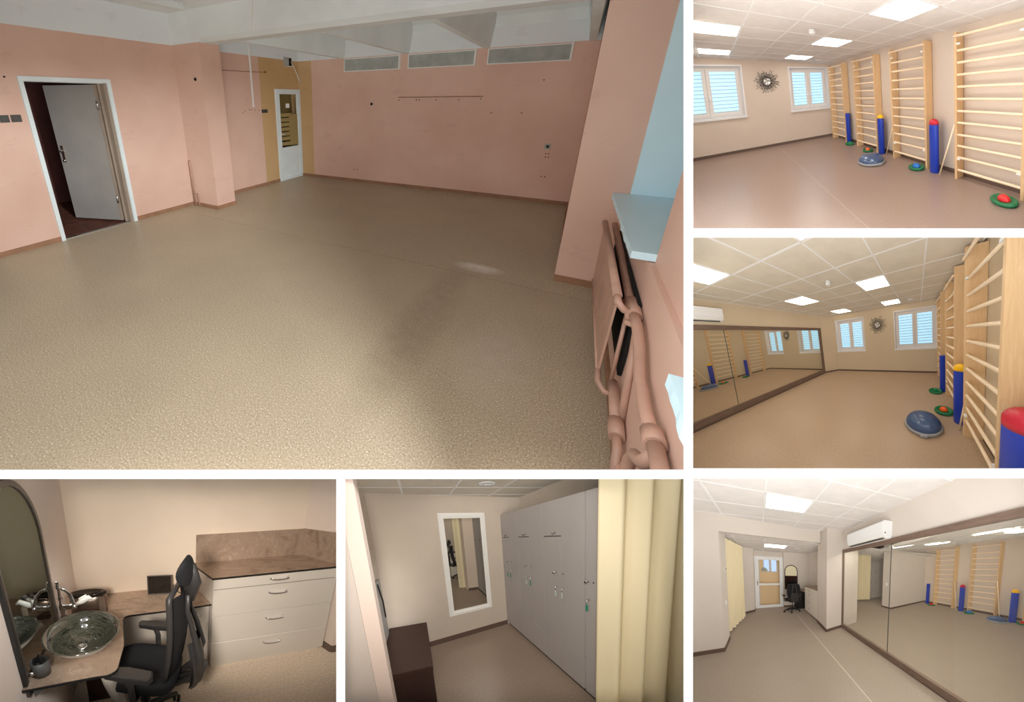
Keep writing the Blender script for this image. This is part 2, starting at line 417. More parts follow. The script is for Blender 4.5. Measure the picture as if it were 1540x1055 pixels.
# ================================================================== 1. the old pink room
A = PINK
XL, YB = -5.03, 6.6
# floor: two sheets of linoleum with an open joint between them
fl = ST(MB(A).box(XL - .02, 1.2, .2, 6.8, -.08, -.03), 'floor', 'dark')
MB(A).prism([(XL - .02, .2), (1.2, .2), (1.2, 3.318), (-4.5, 3.402), (XL - .02, 3.402)], -.03, 0).build('floor_sheet', 'pfloor', fl)
MB(A).prism([(XL - .02, 3.412), (-4.5, 3.412), (1.2, 3.329), (1.2, 6.8), (XL - .02, 6.8)], -.03, -.001).build('floor_sheet', 'pfloor', fl)
# left wall with the doorway
w = MB(A)
w.box(XL - .16, XL, .3, 1.86, -.02, 2.72); w.box(XL - .16, XL, 2.745, 5.86, -.02, 2.72)
w.box(XL - .16, XL, 1.86, 2.745, 1.79, 2.72); w.box(XL - .16, XL, 5.86, 6.60, 1.75, 2.72)
w.box(XL - .16, XL, 6.60, YB + .1, -.02, 2.72); wl = ST(w, 'wall_left', 'pwall')
ST(MB(A).box(XL - .2, .35, YB, YB + .12, -.02, 2.80), 'wall_back', 'pwall')
# column with the beam on it
ST(MB(A).box(XL, -4.48, 3.74, 4.095, 0, 2.32), 'wall_column', 'pwall')
def chamf(x): return [(x, 3.74, 2.335), (x, 3.80, 2.287), (x, 3.99, 2.287), (x, 3.99, 2.80), (x, 3.74, 2.80)]
ST(MB(A).extr(chamf(-4.50), (5.3, 0, 0)), 'ceiling_beam', 'pceil')
ST(MB(A).box(XL, -4.45, 3.741, 3.99, 2.289, 2.80), 'ceiling_beam', 'pceil')
# ceilings: flat in front, ribbed slab behind the beam
ST(MB(A).box(XL - .1, .9, .3, 3.75, 2.675, 2.78), 'ceiling', 'pceil')
cs = ST(MB(A).box(XL - .1, .9, 3.9, YB + .1, 2.765, 2.86), 'ceiling', 'pwhite')
for x in (-3.985, -2.70, -1.40, -.03):
    MB(A).extr([(x - .035, 3.98, 2.287), (x + .05, 3.98, 2.287), (x + .115, 3.98, 2.77), (x - .10, 3.98, 2.77)], (0, 2.63, 0)).build('rib', 'pwhite', cs)
for x0, x1 in ((XL, -4.1), (-3.87, -2.8), (-2.6, -1.5), (-1.3, -.13)):   # coved end of each bay
    MB(A).extr([(x0, YB, 2.77), (x0, YB - .16, 2.77), (x0, YB - .05, 2.70), (x0, YB, 2.56)], (x1 - x0, 0, 0)).build('cove', 'pwhite', cs)
MB(A, bevel=.01).box(-4.47, -4.33, 2.3, 3.47, 2.60, 2.675).build('ceiling_light', 'pceil', None, 'old grey tube light fitting on the ceiling left of the beam', 'ceiling light').name
# right side: end wall, pier, spandrel under the windows, second pier, niches
ST(MB(A).box(.07, .50, 3.66, YB + .1, -.02, 2.9), 'wall_right', 'pwall')
ST(MB(A).prism([(.045, 3.63), (.44, 3.63), (.44, 3.75), (.045, 3.75)], -.02, 2.9), 'wall_pier', 'pwall')
ST(MB(A).box(.405, .55, .3, 3.63, -.02, .80), 'wall_right', 'pwall')
ST(MB(A).box(.43, 1.1, 1.17, 2.2, .80, 2.9), 'wall_pier', 'pwall')
ST(MB(A).box(.44, 1.1, 3.63, 3.80, .80, 2.9), 'wall_niche', 'sillw')
ST(MB(A).box(1.0, 1.1, 2.2, 3.63, .80, 1.0), 'wall_niche', 'sillw')
def sill(y0, y1, lab):
    m = MB(A); random.seed(int(y0 * 10)); n = 26
    pts = [(.327 + random.uniform(-.004, .004), y1 - (y1 - y0) * i / n) for i in range(n + 1)]
    m.prism([(1.05, y0), (1.05, y1)] + pts, .806, .844)
    m.build('window_sill', 'sillw', None, lab, 'window sill')
sill(2.2, 3.628, 'pale blue-white window sill above the pink radiator, farther of the two')
sill(.3, 1.172, 'pale blue-white window sill at the right edge, nearer of the two')
def win_old(y0, y1):
    wn = ST(MB(A).box(.98, 1.02, y0, y0 + .06, .86, 2.8).box(.98, 1.02, y1 - .06, y1, .86, 2.8).box(.98, 1.02, y0, y1, .86, .92), 'window_1', 'frame_white')
    if wn: MB(A).box(.995, 1.0, y0 + .06, y1 - .06, .92, 2.8).build('pane', 'mpane', wn)
win_old(2.2, 3.62)
# skirtings
def skirt(room, pts, h=.055, th=.018, mt='pbase', nm='baseboard_left', side=1):
    for (x0, y0), (x1, y1) in zip(pts[:-1], pts[1:]):
        d = Vector((x1 - x0, y1 - y0, 0)).normalized(); n = Vector((-d.y, d.x, 0)) * th * side
        m = MB(room); m.extr([(x0, y0, -.001), (x1, y1, -.001), (x1, y1, h), (x0, y0, h)], n); ST(m, nm, mt)
skirt(A, [(XL, .5), (XL, 1.84)], side=-1); skirt(A, [(XL, 2.785), (XL, 3.74)], side=-1)
skirt(A, [(XL, 3.74), (-4.48, 3.74)], side=-1, nm='baseboard_column'); skirt(A, [(-4.48, 3.722), (-4.48, 4.11)], side=-1, nm='baseboard_column')
skirt(A, [(XL, 4.09), (XL, 5.84)], side=-1)
skirt(A, [(XL, YB), (.07, YB)], side=-1, nm='baseboard_back'); skirt(A, [(.07, 3.7), (.07, YB)], side=1, nm='baseboard_right')
skirt(A, [(.045, 3.63), (.40, 3.63)], side=-1, nm='baseboard_right'); skirt(A, [(.405, .5), (.405, 3.61)], side=1, nm='baseboard_right')
# open grey door and the dark room behind it
d1 = ST(MB(A).box(XL - .005, XL + .022, 1.842, 1.885, 0, 1.815).box(XL - .005, XL + .022, 2.738, 2.783, 0, 1.815).box(XL - .005, XL + .022, 1.885, 2.738, 1.772, 1.815), 'door_1', 'frame_white')
MB(A).box(XL - .17, XL - .001, 1.872, 1.89, 0, 1.79).box(XL - .17, XL - .001, 1.872, 2.74, 1.765, 1.785).build('door_lining', 'frame_white', d1)
MB(A).box(XL - .17, XL - .001, 2.70, 2.738, 0, 1.77).box(XL - .10, XL - .085, 2.675, 2.70, 0, 1.77).build('door_jamb', 'jamb', d1)
MB(A).box(XL - .05, XL - .015, 1.89, 2.72, -.012, .008).build('threshold', 'steel', d1)
hx, hy = -5.20, 2.695; ex, ey = -5.905, 2.44
dv = Vector((ex - hx, ey - hy, 0)); L = dv.length; dx = dv / L; nx = Vector((-dx.y, dx.x, 0))
XF = Matrix(((dx.x, nx.x, 0, hx), (dx.y, nx.y, 0, hy), (0, 0, 1, .012), (0, 0, 0, 1)))
lf = MB(A, XF, bevel=.004).box(0, L, 0, .038, 0, 1.745).build('door_leaf', 'door_grey', d1, 'grey painted leaf standing open')
MB(A, XF).box(-.014, .004, -.004, .042, 0, 1.745).build('leaf_edge', 'jamb', lf)
for z in (.25, 1.45): MB(A, XF).cyl((-.01, .045, z), (-.01, .045, z + .10), .011, 8).build('hinge', 'steel', lf)
h = MB(A, XF); h.box(L - .085, L - .045, .038, .046, .78, 1.0); h.tube([(L - .065, .046, .93), (L - .065, .085, .93), (L - .16, .088, .925)], .009)
h.tube([(L - .065, .046, .80), (L - .065, .06, .80)], .016); h.build('door_handle', 'chrome', lf)
h = MB(A, XF); h.box(L - .085, L - .045, -.008, 0, .78, 1.0); h.tube([(L - .065, -.0, .93), (L - .065, -.045, .93), (L - .16, -.048, .925)], .009); h.build('door_handle', 'chrome', lf)
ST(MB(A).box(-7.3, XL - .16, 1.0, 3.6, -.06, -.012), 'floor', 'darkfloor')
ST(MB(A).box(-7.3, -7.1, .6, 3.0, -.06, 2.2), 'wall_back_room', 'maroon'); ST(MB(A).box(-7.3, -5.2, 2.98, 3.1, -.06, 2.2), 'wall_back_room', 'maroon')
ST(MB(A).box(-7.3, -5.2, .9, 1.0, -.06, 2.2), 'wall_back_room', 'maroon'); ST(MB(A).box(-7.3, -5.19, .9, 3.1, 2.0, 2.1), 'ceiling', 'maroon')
# white half-glazed door in the far corner
d2 = ST(MB(A).box(XL - .03, XL + .03, 5.842, 5.885, 0, 1.765).box(XL - .03, XL + .03, 6.565, 6.608, 0, 1.765).box(XL - .03, XL + .03, 5.885, 6.565, 1.72, 1.765).box(XL - .03, XL + .02, 5.885, 6.565, -.005, .02), 'door_2', 'frame_white')
lf = MB(A).box(XL - .01, XL + .04, 5.89, 5.935, .02, 1.72).box(XL - .01, XL + .04, 6.50, 6.56, .02, 1.72).box(XL - .01, XL + .04, 5.935, 6.5, 1.675, 1.72).box(XL - .01, XL + .04, 5.935, 6.5, .60, .665).box(XL - .01, XL + .04, 5.935, 6.5, .02, .075).build('door_leaf', 'frame_white', d2)
MB(A).box(XL - .0, XL + .015, 5.935, 6.5, .075, .60).build('lower_panel', 'frame_white', lf)
MB(A).box(XL + .005, XL + .010, 5.935, 6.5, .665, 1.675).build('pane', 'mpane', lf)
m = MB(A)
for i, z in enumerate((.70, .80, .89, .98, 1.07, 1.16, 1.25)): m.box(XL + .012, XL + .014, 5.94, 6.30, z, z + .07)
m.box(XL + .015, XL + .017, 6.22, 6.49, .69, 1.30); m.build('vinyl_stripes', 'vinyl', lf)
MB(A).box(XL + .012, XL + .016, 6.14, 6.25, 1.42, 1.50).build('paper_notice', 'plastic', lf)
h = MB(A); h.box(XL + .04, XL + .048, 5.90, 5.925, .82, .98); h.tube([(XL + .045, 5.912, .93), (XL + .08, 5.912, .93), (XL + .082, 6.02, .925)], .009); h.build('door_handle', 'plastic', lf)
ST(MB(A).box(-6.4, -6.3, 5.3, 7.6, -.05, 2.2), 'wall_hall', 'yel'); ST(MB(A).box(-6.4, XL - .16, 7.3, 7.4, -.05, 2.2), 'wall_hall', 'yel'); ST(MB(A).box(-6.4, XL - .16, 5.3, 7.4, -.05, 0), 'floor', 'darkfloor')
MB(A).extr([(-6.2, 6.0, 0), (-6.2, 7.2, 0), (-6.2, 7.2, .9), (-6.2, 6.0, 1.7), (-6.2, 6.0, 1.5)], (.3, 0, 0)).build('stair', 'stair', None, 'brown stair flank seen through the glazed white door', 'stairs')
# dusty vent windows at the top of the back wall
for i, (x0, x1) in enumerate(((-3.93, -2.80), (-2.66, -1.535), (-1.365, -.235))):
    t = thing(A, 'vent_window', ((x0 + x1) / 2, YB, 2.06), ['leftmost dusty grey louvre strip at the top of the pink back wall', 'middle dusty grey louvre strip at the top of the pink back wall', 'rightmost dusty grey louvre strip at the top of the pink back wall'][i], 'vent', 'grey louvre strips on the pink wall')
    MB(A).box(x0, x1, YB - .02, YB, 2.055, 2.068).box(x0, x1, YB - .02, YB, 2.262, 2.278).box(x0, x0 + .014, YB - .03, YB, 2.055, 2.278).box(x1 - .025, x1, YB - .05, YB, 2.05, 2.285).build('frame', 'conduit', t)
    for k in range(3):
        z0 = 2.068 + k * .065; MB(A).hexa([(x0 + .014, YB - .012, z0), (x1 - .025, YB - .012, z0), (x1 - .025, YB - .004, z0), (x0 + .014, YB - .004, z0), (x0 + .014, YB - .024, z0 + .066), (x1 - .025, YB - .024, z0 + .066), (x1 - .025, YB - .016, z0 + .066), (x0 + .014, YB - .016, z0 + .066)]).build('louvre', 'louv', t)
# small fittings
def single(mb, name, mt, lab, cat, group=None): return mb.build(name, mt, None, lab, cat, group)
for y0, y1 in ((1.60, 1.68), (1.695, 1.785)):
    t = thing(A, 'light_switch', (XL, (y0 + y1) / 2, 1.35), 'dark square light switch left of the open doorway, %s of the pair' % ('left' if y0 < 1.65 else 'right'), 'switch')
    MB(A, bevel=.004).box(XL, XL + .012, y0, y1, 1.362, 1.435).build('plate', 'dgrey', t); MB(A, bevel=.002).box(XL + .012, XL + .018, y0 + .012, y1 - .012, 1.374, 1.423).build('rocker', 'dgrey', t)
t = thing(A, 'wall_socket', (XL, 1.68, 1.86), 'broken bare socket hole in the pink wall above the switches', 'socket')
MB(A).lathe((XL + .004, 1.68, 1.89), [(.035, 0), (.035, .01), (.022, .012), (.02, .002)], 12, axis=0).build('ring', 'louv', t)
for y, z in ((1.62, 1.85), (1.66, 1.80), (1.74, 1.80), (1.70, 1.89)): MB(A).lathe((XL, y, z), [(.009, 0), (.009, .008)], 8, axis=0).build('screw', 'dark', t)
t = thing(A, 'light_switch', (XL, 5.53, 1.34), 'black double switch between pink paint and white glazed door', 'switch')
MB(A, bevel=.004).box(XL, XL + .012, 5.455, 5.61, 1.345, 1.405).build('plate', 'black', t)
for y in (5.465, 5.54): MB(A).box(XL + .012, XL + .017, y, y + .055, 1.355, 1.395).build('rocker', 'dgrey', t)
t = thing(A, 'air_vent', (XL, 6.28, 2.19), 'small open wall vent above the ochre paint by the glazed door', 'vent')
MB(A).box(XL, XL + .02, 6.165, 6.28, 2.185, 2.345).build('grille_cover', 'louv', t)
MB(A).box(XL, XL + .02, 6.165, 6.41, 2.335, 2.35).box(XL, XL + .02, 6.165, 6.41, 2.18, 2.192).box(XL, XL + .02, 6.28, 6.292, 2.18, 2.35).build('frame', 'conduit', t); MB(A).box(XL, XL + .006, 6.292, 6.40, 2.192, 2.335).build('duct_hole', 'dark', t)
single(MB(A).tube([(XL + .02, 6.37, 2.27), (XL + .07, 6.40, 2.15), (XL + .08, 6.47, 2.03), (XL + .07, 6.55, 1.92), (XL + .04, 6.585, 1.89)], .010, 6), 'cable', 'conduit', 'loose pale cable hanging from the open vent', 'cable')
single(MB(A).tube([(XL + .006, 4.55, 2.02), (XL + .006, 5.2, 2.03), (XL + .006, 5.62, 2.045)], .004, 5).lathe((XL, 5.62, 2.045), [(.018, 0), (.018, .01)], 10, axis=0), 'cable', 'rust', 'thin brown wire along the pink wall left of the vent', 'cable')
single(MB(A).tube([(-3.42, 2.2, 2.67), (-3.44, 3.735, 2.67), (-3.49, 3.735, 2.34), (-3.32, 3.99, 2.285)], .011, 6), 'conduit', 'conduit', 'white cable conduit running over the grey concrete beam', 'conduit')
single(MB(A).box(XL, XL + .022, 5.23, 5.252, 1.45, 2.62), 'conduit', 'conduit', 'white upright cable conduit on the pink wall', 'conduit')
single(MB(A).tube([(-4.965, 3.715, 0), (-4.965, 3.715, .66), (-4.99, 3.73, .70)], .016, 8), 'riser_pipe', 'radp', 'tall thin pink pipe stub in the corner by the column', 'pipe')
single(MB(A).tube([(-4.87, 3.715, 0), (-4.87, 3.715, .17), (-4.90, 3.725, .20)], .013, 8), 'riser_pipe', 'radp', 'short pink pipe stub at the column foot', 'pipe')
single(MB(A).lathe((-4.62, 3.739, 1.84), [(.022, 0), (.02, -.012), (.008, -.02)], 10, axis=1), 'wall_hook', 'dark', 'small dark hook stub on the column side', 'hook')
single(MB(A).lathe((-3.35, YB, 1.485), [(.026, 0), (.024, -.012), (.01, -.018)], 12, axis=1), 'wall_plug', 'dark', 'round black cap on the left of the pink back wall', 'plug')
single(MB(A).box(-2.82, -1.37, YB - .014, YB, 1.588, 1.602), 'picture_rail', 'pbase', 'thin brown rail left on the pink back wall', 'rail')
for x, z, lb in ((-2.81, 1.55, 'leftmost screw stub hanging below the brown rail'), (-2.48, 1.55, 'left one of two close screw stubs below the brown rail'), (-2.43, 1.55, 'right one of two close screw stubs below the brown rail'), (-2.13, 1.55, 'screw stub below the middle of the brown rail'),
        (-1.75, 1.55, 'screw stub right of the middle below the brown rail'), (-1.40, 1.56, 'rightmost screw stub at the end of the brown rail'), (-1.218, 1.348, 'small plug hole just right of the brown rail'), (-.772, 1.352, 'small lone plug hole at mid height, left above the power socket'), (-.539, 1.812, 'highest small plug hole below the right louvre strip'),
        (-.35, .76, 'upper left of four dots under the power socket'), (-.31, .76, 'upper right of four dots under the power socket'), (-.35, .71, 'lower left of four dots under the power socket'), (-.31, .71, 'lower right of four dots under the power socket'), (-.36, .41, 'left dot of the lowest pair near the right skirting'), (-.31, .41, 'right dot of the lowest pair near the right skirting'),
        (-3.72, .24, 'left of two pale marks low on the left of the back wall'), (-3.64, .24, 'right of two pale marks low on the left of the back wall')):
    MB(A).lathe((x, YB, z), [(.011, 0), (.009, -.008)], 8, axis=1).build('wall_plug', 'rust', None, lb, 'plug', 'drill hole plugs in the pink back wall')
t = thing(A, 'wall_socket', (-.34, YB, .83), 'square power socket low on the right of the pink back wall', 'socket')
MB(A, bevel=.003).box(-.385, -.30, YB - .02, YB, .83, .91).build('plate', 'louv', t); MB(A).lathe((-.34, YB - .021, .87), [(.02, 0), (.02, -.006)], 12, axis=1).build('socket_face', 'dark', t)
for y, z, lb in ((5.03, 1.39, 'second screw hole from the left'), (5.14, 1.41, 'third screw hole from the left'), (5.20, 1.40, 'fourth screw hole from the left'), (5.29, 1.40, 'screw hole just right'), (5.38, 1.39, 'rightmost screw hole beside the black switch'), (4.98, 1.36, 'leftmost and lowest screw hole')): MB(A).lathe((XL, y, z), [(.009, 0), (.009, .006)], 8, axis=0).build('wall_plug', 'rust', None, lb + ', below the upright white conduit', 'plug', 'screw hole plugs below the conduit')
# radiator: pale front plate, inner plate blackened for the shaded gap, headers and valves
t = thing(A, 'radiator', (.34, 2.6, .2), 'pink painted panel radiator under the window sill', 'radiator')
MB(A).hexa([(.296, 2.03, .30), (.306, 2.03, .30), (.306, 3.2, .30), (.296, 3.2, .30), (.296, 2.03, .655), (.306, 2.03, .655), (.306, 3.33, .66), (.296, 3.33, .66)]).build('front_panel', 'radp', t)
MB(A).box(.296, .306, 2.03, 3.2, .235, .30).build('front_panel', 'radp', t)
MB(A).box(.385, .402, 2.06, 3.3, .22, .63).build('back_panel', 'dark', t)
MB(A).tube([(.30, 3.36, .665), (.30, 2.05, .66)], .020, 10).build('header_pipe', 'radp', t); MB(A).tube([(.37, 3.42, .64), (.37, 2.20, .60), (.37, 2.10, .60)], [.020, .020, .026], 10).build('header_pipe', 'radp', t)
MB(A).tube([(.30, 3.2, .245), (.30, 2.03, .235)], .012, 8).build('bottom_rail', 'radp', t)
MB(A).tube([(.30, 2.07, .655), (.302, 2.0, .645), (.33, 1.99, .62), (.37, 2.03, .60)], .017, 8).build('elbow', 'radp', t)
MB(A).tube([(.30, 2.04, .235), (.302, 1.97, .21), (.33, 1.93, .19), (.37, 1.93, .19)], .014, 8).build('elbow', 'radp', t)
MB(A).tube([(.37, 2.14, .60), (.37, 1.98, .60)], .034, 10).tube([(.34, 1.97, .57), (.40, 1.95, .57)], .014, 8).build('valve', 'radp', t)
MB(A).tube([(.36, 2.09, .56), (.36, 2.02, .20)], .010, 6).build('bracket', 'radp', t)
MB(A).tube([(.39, 1.98, .58), (.39, 1.76, .17)], .016, 8).build('support_strut', 'radp', t)
single(MB(A).tube([(.37, 2.0, .605), (.37, 1.88, .61), (.37, 1.74, .585), (.37, 1.60, .53), (.37, 1.42, .522), (.37, 1.29, .535)], .021, 10).tube([(.37, 1.31, .535), (.37, 1.24, .54)], .032, 10).tube([(.37, 1.24, .54), (.37, .9, .54)], .024, 10).tube([(.37, 1.205, .54), (.35, 1.23, .47), (.35, 1.31, .42), (.35, 1.34, .36), (.35, 1.34, .28)], .021, 10).tube([(.35, 1.34, .31), (.35, 1.33, .18)], .032, 10), 'heating_pipe', 'radp', 'thick pink upper heating pipe with couplings on the right wall', 'pipe')
single(MB(A).tube([(.37, 2.03, .19), (.37, 1.90, .195), (.37, 1.74, .18)], .024, 10).tube([(.37, 1.76, .18), (.37, 1.66, .17)], .032, 10).tube([(.37, 1.68, .175), (.37, 1.60, .16), (.37, 1.55, .09), (.37, 1.54, .03), (.37, 1.50, .0)], .018, 10), 'heating_pipe', 'radp', 'pink lower heating pipe bending down to the skirting', 'pipe')
# daylight of the tall windows on the right
def daylight(room, p, q, sx, sy, power, colr, name='window_daylight'):
    l = bpy.data.lights.new(name, 'AREA'); l.shape = 'RECTANGLE'; l.size = sx; l.size_y = sy; l.energy = power; l.color = colr
    o = bpy.data.objects.new(name, l); col.objects.link(o); a = room.p(p); bq = room.p(q); o.location = a
    o.rotation_euler = (bq - a).to_track_quat('-Z', 'Y').to_euler(); return o

# ================================================================== shared gym furniture
def ceiling_tiles(room, xs, ys, zf, skip, mt='tile', lamp='lamp', th=.012, nm='ceiling', gap=.012, zo=.0, labs=None, clipx=None):
    """suspended ceiling: backing, tiles one by one, T grid, lamps in the cells of skip"""
    x0, x1, y0, y1 = xs[0], xs[-1], ys[0], ys[-1]
    back = MB(room).hexa([(x0, y0, zf(x0) + .02), (x1, y0, zf(x1) + .02), (x1, y1, zf(x1) + .02), (x0, y1, zf(x0) + .02), (x0, y0, zf(x0) + .06), (x1, y0, zf(x1) + .06), (x1, y1, zf(x1) + .06), (x0, y1, zf(x0) + .06)])
    c = ST(back, nm, 'dark')
    def cell(m, a, b, c_, d, za, zb):
        m.hexa([(a, c_, zf(a) + za), (b, c_, zf(b) + za), (b, d, zf(b) + za), (a, d, zf(a) + za), (a, c_, zf(a) + zb), (b, c_, zf(b) + zb), (b, d, zf(b) + zb), (a, d, zf(a) + zb)]); return m
    for i in range(len(xs) - 1):
        for j in range(len(ys) - 1):
            if (i, j) in skip: continue
            cell(MB(room), xs[i] + gap, xs[i + 1] - gap, ys[j] + gap, ys[j + 1] - gap, .004, .018).build('ceiling_tile', mt, c)
    g = MB(room)
    for x in xs: cell(g, x - gap, x + gap, y0, y1, -.001, .012)
    g.build('grid_bar', 'tgrid', c)
    for y in ys: cell(MB(room), x0, x1, y - gap, y + gap, 0, .011).build('grid_bar', 'tgrid', c)
    return cell
def panel_lamp(room, cell, a, b, c_, d, label, lamp='lamp', group='square ceiling lights', parent=None, zf=None):
    t = thing(room, 'ceiling_light' if parent is None else 'reflected_ceiling_light', ((a + b) / 2, (c_ + d) / 2, zf((a + b) / 2)), label, 'ceiling light' if parent is None else None, None, parent=parent)
    m = MB(room)
    for q in ((a, a + .025, c_, d), (b - .025, b, c_, d), (a, b, c_, c_ + .025), (a, b, d - .025, d)): cell(m, *q, -.004, .014)
    m.build('frame', 'tgrid', t); cell(MB(room), a + .025, b - .025, c_ + .025, d - .025, .0, .012).build('diffuser', lamp, t)
def vent_disc(room, x, y, z, r, label, cat='air vent'):
    t = thing(room, 'ceiling_vent', (x, y, z), label, cat)
    MB(room).lathe((x, y, z), [(r, 0), (r, -.012), (r * .8, -.025), (r * .62, -.012), (r * .6, 0)], 20).build('ring', 'plastic', t)
    MB(room).lathe((x, y, z), [(r * .42, 0), (r * .42, -.02), (r * .3, -.03)], 16).build('valve_disc', 'plastic', t)
def detector(room, x, y, z, label):
    t = thing(room, 'smoke_detector', (x, y, z), label, 'smoke detector')
    MB(room).lathe((x, y, z), [(.055, 0), (.055, -.02)], 16).build('base', 'plastic', t)
    MB(room).lathe((x, y, z - .02), [(.045, 0), (.05, -.03), (.03, -.05)], 16).build('sensor_head', 'plastic', t)

RUNGS = [.154, .364, .553, .732, .926, 1.111, 1.301, 1.488, 1.672, 1.854, 2.034, 2.245]
def wall_bars(room, xw, xf_, y0, y1, h=2.31, label=None, group=None, xf=None, parent=None, rungs=RUNGS, wmat='birch', up='ply', th=.04, base=0):
    """xw wall plane, xf_ front edge of the side boards"""
    s = 1 if xf_ > xw else -1
    if parent is None:
        t = thing(room, 'wall_bars', ((xw + xf_) / 2, (y0 + y1) / 2, 0), label, 'wall bars', group, xf=xf)
    else:
        t = thing(room, 'reflected_wall_bars', ((xw + xf_) / 2, (y0 + y1) / 2, 0), parent=parent, xf=xf)
    a, b = min(xw, xf_), max(xw, xf_)
    for y in (y0, y1 - th):
        p = MB(room, xf, bevel=.003).box(a + .004, b, y, y + th, base, h); p.build('side_board', up, t)
    xr = xf_ - s * .035
    for i, z in enumerate(rungs):
        x = xr if i < len(rungs) - 1 else xf_ + s * .01
        m = MB(room, xf); m.lathe((x, y0 + .002, z), [(.016, 0), (.020, .03), (.021, (y1 - y0) / 2), (.020, y1 - y0 - .034), (.016, y1 - y0 - .004)], 10, axis=1)
        m.build('rung', 'birchy', t)
    if parent is None:
        for y in (y0 + th, y1 - th - .05):
            for z in (.33, 2.12): MB(room, xf).box(a, a + .03, y, y + .05, z, z + .025).build('wall_bracket', 'plastic', t)
        if xf is None:
            for y in (y0 - .002, ):
                m = MB(room)
                for z in rungs: m.lathe((xr, y, z), [(.009, 0), (.009, .004)], 8, axis=1)
                m.build('dowel_ends', 'ply', t)
    return t
def roller(room, x, y, r, h, cap, label, xf=None, parent=None, bumps=False, nm='exercise_roller'):
    t = thing(room, nm, (x, y, 0), label, 'exercise roller' if parent is None else None, parent=parent, xf=xf)
    MB(room, xf).lathe((x, y, 0), [(r * .94, 0), (r, .01), (r, h - .01), (r * .96, h)], 24).build('foam_tube', 'blue', t)
    if cap:
        pr = [(r * 1.02, h - r * .25)] + [(r * 1.02 * math.cos(a), h + r * .95 * math.sin(a)) for a in [k * PI / 2 / 7 for k in range(7)]] + [(.004, h + r * .95)]
        MB(room, xf).lathe((x, y, 0), pr, 24).build('ball_cap', cap, t)
        if bumps:
            m = MB(room, xf)
            for k in range(1, 6):
                a = k * PI / 2 / 6.2; n = int(26 * math.cos(a))
                for j in range(n):
                    b = 2 * PI * (j + .5 * (k % 2)) / n; rr = r * 1.02 * math.cos(a); cz = h + r * .95 * math.sin(a)
                    c = Vector((x + rr * math.cos(b), y + rr * math.sin(b), cz)); nn = Vector((math.cos(a) * math.cos(b), math.cos(a) * math.sin(b), math.sin(a)))
                    u = nn.orthogonal().normalized(); v = nn.cross(u); q = .0045
                    m.add([c + u * q, c + v * q, c - u * q, c - v * q, c + nn * .004], [(0, 1, 4), (1, 2, 4), (2, 3, 4), (3, 0, 4)], True)
            m.build('rubber_studs', cap, t, kind='stuff')
    return t
def balance_disc(room, x, y, r, ball, label, xf=None, parent=None, br=.075):
    t = thing(room, 'balance_disc' if parent is None else 'reflected_balance_disc', (x, y, 0), label, 'balance disc' if parent is None else None, parent=parent, xf=xf)
    MB(room, xf).lathe((x, y, 0), [(r * .9, 0), (r, .02), (r * .98, .042), (r * .88, .055), (r * .74, .05), (r * .6, .038), (.01, .036)], 32).build('disc', 'green', t)
    pr = [(br * math.cos(a), .036 + br * .95 * math.sin(a)) for a in [k * PI / 2 / 7 for k in range(7)]] + [(.004, .036 + br * .95)]
    MB(room, xf).lathe((x, y, 0), pr, 20).build('half_ball', ball, t)
def dome_trainer(room, x, y, r, h, label, xf=None, parent=None, tilt=0):
    t = thing(room, 'balance_dome' if parent is None else 'reflected_balance_dome', (x, y, 0), label, 'balance trainer' if parent is None else None, parent=parent, xf=xf)
    MB(room, xf).lathe((x, y, 0), [(r * .9, 0), (r * 1.0, .012), (r * 1.03, .035), (r * 1.0, .05), (r * .95, .055)], 40).build('platform', 'bosur', t)
    pr = []
    for k in range(15):
        a = k * PI / 2 / 14.5; rr = r * .95 * math.cos(a); pr.append((rr, .05 + (h - .05) * math.sin(a) + (.003 if k in (3, 6, 9) else 0)))
    MB(room, xf).lathe((x, y, 0), pr, 40).build('dome', 'bosu', t)
    MB(room, xf, bevel=.004).box(x - .05, x + .05, y - r * 1.08, y - r * .98, .012, .045).build('grip', 'bosur', t)
def pole(room, p, q, r, label, xf=None, parent=None):
    m = MB(room, xf).cyl(p, q, r, 8)
    if parent is None: m.build('wooden_pole', 'birch', None, label, 'pole')
    else: m.build('reflected_pole', 'birch', parent)
